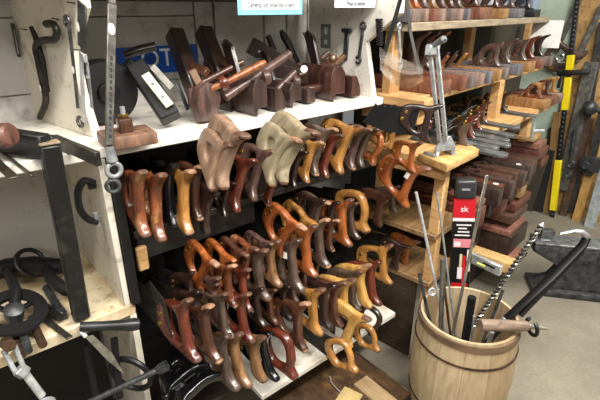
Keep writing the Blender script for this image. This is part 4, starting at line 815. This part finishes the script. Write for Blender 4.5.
# ------------------------------------------------------------------ barrel and what stands in it
bc = hz(469, 313, .47); BX, BY = bc.x, bc.y
BZ = .47; RR = 47.5 * dist(bc) / F
br = thing('barrel', 'light wooden stave keg full of rods on the concrete floor', 'barrel', T(BX, BY, 0))
t = NT('staves'); tc = t.n('ShaderNodeTexCoord'); sx = t.n('ShaderNodeSeparateXYZ'); t.l(tc.outputs['Object'], sx.inputs[0])
at_ = t.n('ShaderNodeMath', operation='ARCTAN2'); t.l(sx.outputs[1], at_.inputs[0]); t.l(sx.outputs[0], at_.inputs[1])
mu = t.n('ShaderNodeMath', operation='MULTIPLY'); mu.inputs[1].default_value = 13 / (2 * pi); t.l(at_.outputs[0], mu.inputs[0])
fl = t.n('ShaderNodeMath', operation='FLOOR'); t.l(mu.outputs[0], fl.inputs[0]); fr_ = t.n('ShaderNodeMath', operation='FRACT'); t.l(mu.outputs[0], fr_.inputs[0])
wn = t.n('ShaderNodeTexWhiteNoise', noise_dimensions='1D'); t.l(fl.outputs[0], wn.inputs['W'])
v = t.coords((9, 9, 1.5)); f = t.noise(v, 7., 5., .6)
c1 = t.ramp(wn.outputs['Value'], [(0., '#a08a68'), (1., '#cbb897')]); c2 = t.mix(t.ramp(f, [(.4, (0, 0, 0, 1)), (.75, (.6, .6, .6, 1))]), c1, '#7d6546')
ln1 = t.ramp(fr_.outputs[0], [(.0, (1, 1, 1, 1)), (.025, (0, 0, 0, 1))]); c3 = t.mix(ln1, c2, '#5d4526')
STAVE = t.fin(c3, .6)
Hb = BZ
prof = [(RR * .93, .0), (RR * 1.0, .06), (RR * 1.055, .15), (RR * 1.075, .235), (RR * 1.055, .32), (RR * 1.02, .40), (RR * .985, Hb), (RR * .93, Hb), (RR * .95, .40), (RR * 1.0, .25), (RR * .92, .03), (.0, .03)]
mb = MB(); rings = []
S_ = 60
for r_, z_ in prof: rings.append([mb.bm.verts.new((max(r_, .001) * cos(2*pi*k/S_), max(r_, .001) * sin(2*pi*k/S_), z_)) for k in range(S_)])
for a, b in zip(rings, rings[1:]):
    for k in range(S_): mb.bm.faces.new((a[k], a[(k+1) % S_], b[(k+1) % S_], b[k]))
mb.bm.faces.new(rings[0][::-1])
sub(br, 'staves', mb.mesh('staves'), STAVE)
def hoop(z0, z1, r0, r1, name, m_, tk=.005):
    sub(br, name, MB().lathe([(r0, z0), (r0 + tk, z0), (r1 + tk, z1), (r1, z1), (r0, z0)], I4, 60).mesh(name), m_)
hoop(.438, .462, RR * 1.0, RR * .99, 'rim_hoop', painted('#68543f', '#3e2f24', '#4c3a2b', .55, 8., .5, .7), .006)
hoop(.368, .374, RR * 1.036, RR * 1.033, 'wire_hoop', RUST, .004); hoop(.115, .121, RR * 1.032, RR * 1.036, 'wire_hoop', RUST, .004)
def inb(dx, dy, z=.045): return Vector((BX + dx, BY + dy, z))
def up_(px, py, y): 
    r = ray(px, py); t_ = y / r.y; return Vector((0, 0, H)) + r * t_
def rod(label, lo, hi, r, mat, name='rod', cat='rod', group='rods standing in the barrel'):
    o = thing(name, label, cat, T(*lo), group); MB().tube([lo, hi], r, 12).build('shaft', mat, o, I4); return o
rod('steel rod leaning toward the saws, tallest of the thin ones in the keg', inb(.03, .02), up_(416, 192, BY + .10), .0055, BRIGHT)
rod('thin steel rod standing between the leaning steel rod and the pine leg', inb(.05, .03), up_(437, 192, BY + .12), .0038, STEEL)
o = thing('flat_bar', 'flat bright steel bar leaning toward the stacked planes in the keg', 'bar', T(*inb(-.06, .0)), 'rods standing in the barrel'); MB().bar(inb(-.06, .0), up_(487, 175, BY + .06), .011, .005, (0, 1, 0)).build('shaft', metal('#8f8a7e', '#c4bfb2', .3), o, I4)
o = rod('short thick steel pipe standing upright in the keg', inb(-.07, -.03), up_(443, 259, BY + .0), .0095, metal('#6a6a68', '#a2a19d', .35), 'pipe', 'pipe')
o = rod('short bolt with a ring end leaning on the keg rim', inb(-.03, -.06), up_(419, 274, BY + .02), .006, DSTEEL, 'bolt', 'bolt'); MB().ring(up_(432, 292, BY - .02), (.3, -1, .3), .012, .005).build('ring', STEEL, o, I4)
rod('black round bar standing in the middle of the keg', inb(.0, -.02), up_(472, 297, BY - .0), .015, IRON, 'round_bar', 'bar')
rod('dark slim rod leaning on the back rim of the keg', inb(.0, -.04), up_(503, 290, BY + .03), .006, DSTEEL)
rod('thin rod with a white tip near the auger handle', inb(.02, -.06), up_(474, 316, BY - .07), .004, STEEL); 
rod('small chrome tube end poking up below the auger handle', inb(.04, -.07), up_(492, 332, BY - .09), .008, BRIGHT, 'pipe', 'pipe')
rod('dark flat sided rod beside the tall leaning rod', inb(.02, .0), up_(442, 268, BY + .08), .005, RUST)
# long auger bit: twisted flutes
lo = inb(-.06, .03, .15); hi = up_(541, 226, BY + .10)
o = thing('auger_bit', 'long twisted steel auger bit leaning out of the keg toward the anvil', 'auger', T(*lo), 'rods standing in the barrel')
ax = (hi - lo); n_ = 150; e1 = ax.cross(Vector((0, 0, 1))).normalized(); e2 = ax.normalized().cross(e1)
AUG = metal('#5c5a56', '#cfcbc2', .25)
for s_ in (0, pi): MB().tube([lo + ax * (.28 + .72 * i / n_) + (e1 * cos(i * .62 + s_) + e2 * sin(i * .62 + s_)) * .0075 for i in range(n_ + 1)], .0036, 6).build('flute', AUG, o, I4)
MB().tube([lo, hi], .0045, 8).build('core', DSTEEL, o, I4); MB().cyl(hi, hi + ax.normalized() * .015, .011, 10, .002).build('lead_screw', STEEL, o, I4)
# wooden auger T handle lying across the rim with an iron eye
h0 = up_(480, 325, BY - .135); h1 = up_(527, 326, BY - .12); 
o = thing('tee_handle', 'turned grey wooden auger handle resting across the keg rim', 'handle', T(*h0))
MB().tube([h0, h0.lerp(h1, .05), h0.lerp(h1, .6), h1], [.019, .0205, .0195, .017], 20).build('grip', wood('#55453a', '#8a7563', .6, 0., (3, 14, 14), 6.), o, I4)
q_ = up_(504, 320, BY - .15); MB().cyl(q_ + Vector((0, .01, 0)), q_ + Vector((0, -.004, .004)), .005, 10).build('screw', STEEL, o, I4)
MB().ring(up_(532, 327, BY - .13), (1, .15, .1), .028, .0065, 8, 24, .4, 5.6).build('hook', IRON, o, I4); MB().cyl(h1, up_(548, 329, BY - .11), .010, 12, .004).build('point', metal('#8a8274', '#b6ae9f', .5), o, I4)
# big black iron pick / hook bar
lo = inb(.0, .02, .1); P = [lo, up_(507, 318, BY - .02), up_(552, 277, BY + .02), up_(583, 245, BY + .06), up_(587, 237, BY + .065), up_(582, 232, BY + .07), up_(572, 231, BY + .07), up_(560, 233.5, BY + .07)]
o = thing('hook_bar', 'big black iron bar with a bent bright pointed end leaning out of the keg', 'bar', T(*lo))
MB().tube(P[:5], [.013, .017, .020, .019, .017], 10, False, .6).build('shaft', IRON, o, I4); MB().tube(P[4:], [.017, .014, .011, .004], 10, False, .7).build('beak', metal('#77767a', '#c9c8cc', .3), o, I4)
b2 = up_(520, 316, BY - .005); b3 = up_(583, 250, BY + .05); MB().bar(b2, b3, .010, .022, (0, 0, 1), .002).build('rib', BLACK, o, I4)

# ------------------------------------------------------------------ anvil
a0 = hz(538, 295, 0); ca = Vector((1.44, 2.16, 0))
MA = T(1.455, 2.21, .001) @ Rz(-12)
an = thing('anvil', 'heavy dark iron anvil on the floor behind the keg', 'anvil', MA)
ANV = metal('#2a2b2d', '#56575a', .5, .5); ATOP = metal('#4c4d50', '#86878a', .45, .5)
side = [(-.11, 0), (.36, 0), (.36, .03), (.26, .075), (.22, .13), (.30, .19), (.46, .235), (.46, .30), (-.15, .30), (-.15, .255), (-.03, .19), (.01, .13), (-.02, .075), (-.11, .035)]
sub(an, 'body', MB().prism(side, (), .13, Rx(90), .012, 2).mesh('body'), ANV)
sub(an, 'face_plate', MB().box((.155, 0, .307), (.61, .128, .014), None, .003).mesh('face_plate'), ATOP)
sub(an, 'foot', MB().box((.12, 0, .018), (.48, .20, .036), None, .008, 2).mesh('foot'), ANV)
sub(an, 'horn', MB().lathe([(.055, 0), (.045, .08), (.025, .17), (.004, .22)], T(.46, 0, .262) @ Ry(90), 18).mesh('horn'), ANV)
hd = thing('hardy_block', 'grey square steel hardy block sitting on the anvil heel', 'block', MA @ T(-.085, .0, .3145) @ Rz(6)); sub(hd, 'block', MB().box((0, 0, .028), (.07, .045, .056), None, .003, 2).mesh('block'), metal('#54565a', '#8c8e92', .4)); sub(hd, 'flange', MB().box((0, -.005, .004), (.082, .058, .008), None, .002).mesh('flange'), metal('#6a6c70', '#a5a7ab', .4))

# ------------------------------------------------------------------ low crate in front of the bottom shelf
e0 = L.on(411, 393, .09); xr = e0.x; yo_ = e0.y + .0; ym = (yo_ - .04) / 2; yl = -.04 - yo_
cr = Th('wooden_crate', 'low dark rust-brown wooden chest on the floor before the bottom shelf', 'chest', L, (.75, -.35, 0))
RB = wood('#2a1c12', '#5a4028', .55, .1, (8, 2, 8), 5., '#6d5230')
cr.p('lid', MB().box((xr - .24, ym, .084), (.48, yl, .012), None, .002), RB)
cr.p('side', MB().box((xr - .01, ym, .04), (.018, yl - .01, .078), None, .002), RB); cr.p('front', MB().box((xr - .24, yo_ + .015, .04), (.44, .018, .078), None, .002), RB); cr.p('side', MB().box((xr - .47, ym, .04), (.018, yl - .01, .078), None, .002), RB)
cr.p('edging', MB().bar((xr, -.05, .092), (xr, yo_ + .01, .092), .006, .006), metal('#55483a', '#8d7d68', .4, .6))
pl = L.on(384, 390, .095)
one('loose_plank', 'light tan plank lying on the dark rust-brown chest', 'plank', MB().bar(L.on(360, 381, .0995), L.on(393, 408, .0995), .075, .016), wood('#8a7250', '#b39c76', .6, 0., (14, 2, 14), 4.), L)
one('cardboard_scrap', 'small pale cardboard scrap on the chest beside the tan plank', 'scrap', MB().box(L.on(347, 401, .0935), (.12, .08, .004), Rz(18).to_3x3()), flat('#b9a36c', .8), L)
one('bent_wire', 'bent thin wire lying on the chest below the white board', 'wire', MB().tube([L.on(330, 376, .094), L.on(331, 382, .1), L.on(338, 390, .097), L.on(345, 395, .094)], .0022, 6), BRIGHT, L)

# ------------------------------------------------------------------ things leaning on the end wall
def ew(px, py, off=.03):                    # world point in front of the end wall
    x = R.I @ Vector((0, 0, H)); d = (R.I @ (Vector((0, 0, H)) + ray(px, py))) - x
    return R.M @ (x + d * ((2.295 - off - x.x) / d.x))
WN = (R.M.to_3x3() @ Vector((-1, 0, 0)))
def lean(name, label, cat, a, b, w, h, mat, off=.03, off2=None, part_='board', group='things leaning on the end wall'):
    p0 = ew(*a, off if off2 is None else off2); p1 = ew(*b, off)
    o = thing(name, label, cat, T(*p0), group); MB().bar(p0, p1, w, h, WN, .003).build(part_, mat, o, I4); return o
pb = thing('plywood_board', 'tan plywood board leaning on the pale green end wall', 'board', T(*ew(585, 120)))
pts = [ew(560, 112, .012), ew(578, -12, .012), ew(630, -12, .012), ew(622, 250, .012), ew(548, 236, .012)]
bm_ = MB(); vs = [bm_.bm.verts.new(p) for p in pts]; f_ = bm_.bm.faces.new(vs); ex = bmesh.ops.extrude_face_region(bm_.bm, geom=[f_]); bmesh.ops.translate(bm_.bm, verts=[x for x in ex['geom'] if isinstance(x, bmesh.types.BMVert)], vec=WN * .008)
bm_.build('sheet', wood('#8a6a3e', '#b8945e', .65, 0., (3, 3, 3), 5., '#6d5230'), pb, I4, False)
for i_, (lb, a_, b_, w_, cc) in enumerate((('dark board leaning behind the jack post foot', (541, 232), (556, 128), .10, '#2a221c'), ('tan batten leaning just behind the jack post', (546, 215), (557, 112), .05, '#9a7848'), ('black bar leaning between the far stack and the jack post', (534, 224), (549, 150), .08, '#1c1b1a'), ('dim grey-brown board leaning past the far stack', (525, 214), (541, 160), .09, '#3c342b'))):
    p0 = ew(*a_, .07 + .03 * i_); p1 = ew(*b_, .04 + .03 * i_); o = thing('leaning_board', lb, 'board', T(*p0), 'things leaning on the end wall'); MB().bar(p0, p1, w_, .02, WN, .003).build('board', flat(cc, .65), o, I4)
# jack post
J = [(577, 0), (551, 226)]
jp = thing('jack_post', 'tall black and yellow perforated jack post leaning on the end wall', 'jack', T(*ew(551, 226, .06)))
def jat(y, off=.16): x = 577.5 - 26.5 * y / 226; return ew(x, y, off)
YEL = flat('#e8d21a', .35, 0., .2); BLU = flat('#16181c', .4)
MB().bar(jat(-14), jat(226), .018, .03, (R.M.to_3x3() @ Vector((0, 1, 0))), .002).build('bar', BLU, jp, I4)
for k in range(50):
    y = -2 + k * 4.6
    if 53 < y < 112 or 158 < y < 212: continue
    q = jat(y, .181); MB().cyl(q, q + WN * .0012, .006, 10).build('hole', flat('#5d6166', .4), jp, I4)
for y0, y1 in ((55, 70), (77, 110), (160, 210)): MB().bar(jat(y0), jat(y1), .036, .046, (R.M.to_3x3() @ Vector((0, 1, 0))), .004).build('sleeve', YEL, jp, I4)
MB().bar(ew(557, 73.5, .17), ew(590, 72, .17), .035, .04, WN, .008, 2).build('clamp_head', BLACK, jp, I4); MB().bar(ew(561, 76, .18), ew(558, 88, .18), .02, .02, WN, .004).build('trigger', BLACK, jp, I4); MB().bar(ew(545, 226, .16), ew(560, 226, .16), .07, .02, WN).build('foot', BLACK, jp, I4)
GR = metal('#4a4a48', '#7c7b77', .5, .5); DG = metal('#2c2c2c', '#4f4e4c', .5, .5)
lean('clamp_bar', 'grey steel bar slanting behind the jack post top', 'bar', (556, 52), (583, -8), .03, .02, GR, .04)
lean('clamp_bar', 'long dark steel bar leaning at the edge beside the plywood', 'bar', (571, 212), (603, 22), .05, .02, DG, .06, None, 'bar')
lean('clamp_bar', 'slanting grey steel bar crossing the plywood toward the corner', 'bar', (576, 62), (603, 4), .035, .02, GR, .05)
lean('steel_channel', 'wide grey steel channel leaning beside the jack post', 'channel', (562, 190), (592, 62), .085, .03, GR, .08, None, 'channel')
lean('wood_batten', 'tan wooden batten leaning with a black iron strap', 'batten', (571, 238), (608, 110), .06, .03, wood('#8a6a3a', '#bd9356', .6, 0., (4, 4, 4), 5.), .10, None, 'batten')
lean('dark_board', 'dark reddish-brown board leaning behind the anvil', 'board', (556, 238), (590, 118), .05, .03, wood('#2f211a', '#5a4032', .6, 0., (4, 4, 4), 5.), .07)
lean('steel_upright', 'bright galvanised upright at the edge behind the anvil', 'upright', (586, 238), (606, 168), .07, .03, metal('#9aa4aa', '#ccd4d8', .4, .5), .16, None, 'bar')
o = lean('iron_strap_clamp', 'black iron strap clamp with a round ball screw beside the plywood', 'clamp', (580, 163), (606, 166), .11, .03, DG, .16, None, 'strap')
q_ = ew(590, 108, .16); MB().lathe([(0, -.05)] + [(.05 * cos(a), .05 * sin(a)) for a in [(-80 + 16 * k) * pi / 180 for k in range(11)]] + [(0, .05)], T(*q_), 20).build('ball', DSTEEL, o, I4); MB().cyl(q_, ew(606, 112, .16), .018, 12).build('screw', DSTEEL, o, I4); q_ = ew(586.5, 165, .178); MB().cyl(q_, q_ + WN * .03, .028, 12).build('bolt_head', DSTEEL, o, I4); MB().bar(ew(588, 175, .14), ew(603, 112, .14), .05, .03, WN).build('arm', DG, o, I4)
# small tools on the end wall
o = thing('open_spanner', 'small bright open-ended spanner hanging by the jack clamp', 'wrench', T(*ew(558, 66)))
MB().tube([ew(559, 60, .03), ew(557, 68, .03)], .016, 10).ring(ew(560, 57, .03), WN, .024, .009, 8, 16).ring(ew(556.5, 70, .03), WN, .022, .010, 8, 16, .5, 5.).build('body', BRIGHT, o, I4)
p_ = ew(566, 48, .055); o = thing('hand_saw', 'dark mauve saw handle hanging on the plywood by the jack post', 'saw', T(*p_) @ Rz(degrees(R.th) + 4) @ Rx(-55) @ Matrix.Scale(1.7, 4)); h = sub(o, 'handle', HM[1], [W['mauve'], W['mauve']])
for me in (NUT, NUT2):
    q = sub(o, 'saw_nut', me, BRASS); q.parent = h; q.matrix_local = I4
o = thing('iron_hook', 'dark iron hook and chain hanging between bars beside the plywood', 'hook', T(*ew(572, 165))); MB().tube([ew(575, 130, .14), ew(572, 150, .14), ew(571, 160, .14)], .014, 8).ring(ew(571, 164, .14), WN, .022, .01, 8, 18).ring(ew(569, 174, .14), WN, .022, .01, 8, 18, 0, 4.6).build('body', DSTEEL, o, I4)

# ------------------------------------------------------------------ light: the shop's ceiling fluorescents and a weak ambient
def area(name, loc, rot, sx, sy, e, col=(1, .96, .9)):
    l = bpy.data.lights.new(name, 'AREA'); l.shape = 'RECTANGLE'; l.size = sx; l.size_y = sy; l.energy = e; l.color = col
    o = bpy.data.objects.new(name, l); COL.objects.link(o); o.location = loc; o.rotation_euler = [radians(a) for a in rot]; return o
area('ceiling_tube_light', (.75, .35, 2.55), (0, 0, 40), 1.3, .2, 105)
area('ceiling_tube_light', (2.0, 1.5, 2.6), (0, 0, 47), 1.3, .25, 78)
area('ceiling_tube_light', (-.6, -.1, 2.55), (0, 0, 40), 1.2, .2, 45)
area('ceiling_tube_light', (.1, -1.5, 2.35), (52, 0, -25), 1.4, .3, 26)
wd = bpy.data.worlds.new('world'); scn.world = wd; wd.use_nodes = True
wd.node_tree.nodes['Background'].inputs[0].default_value = (.95, .97, 1, 1); wd.node_tree.nodes['Background'].inputs[1].default_value = .2
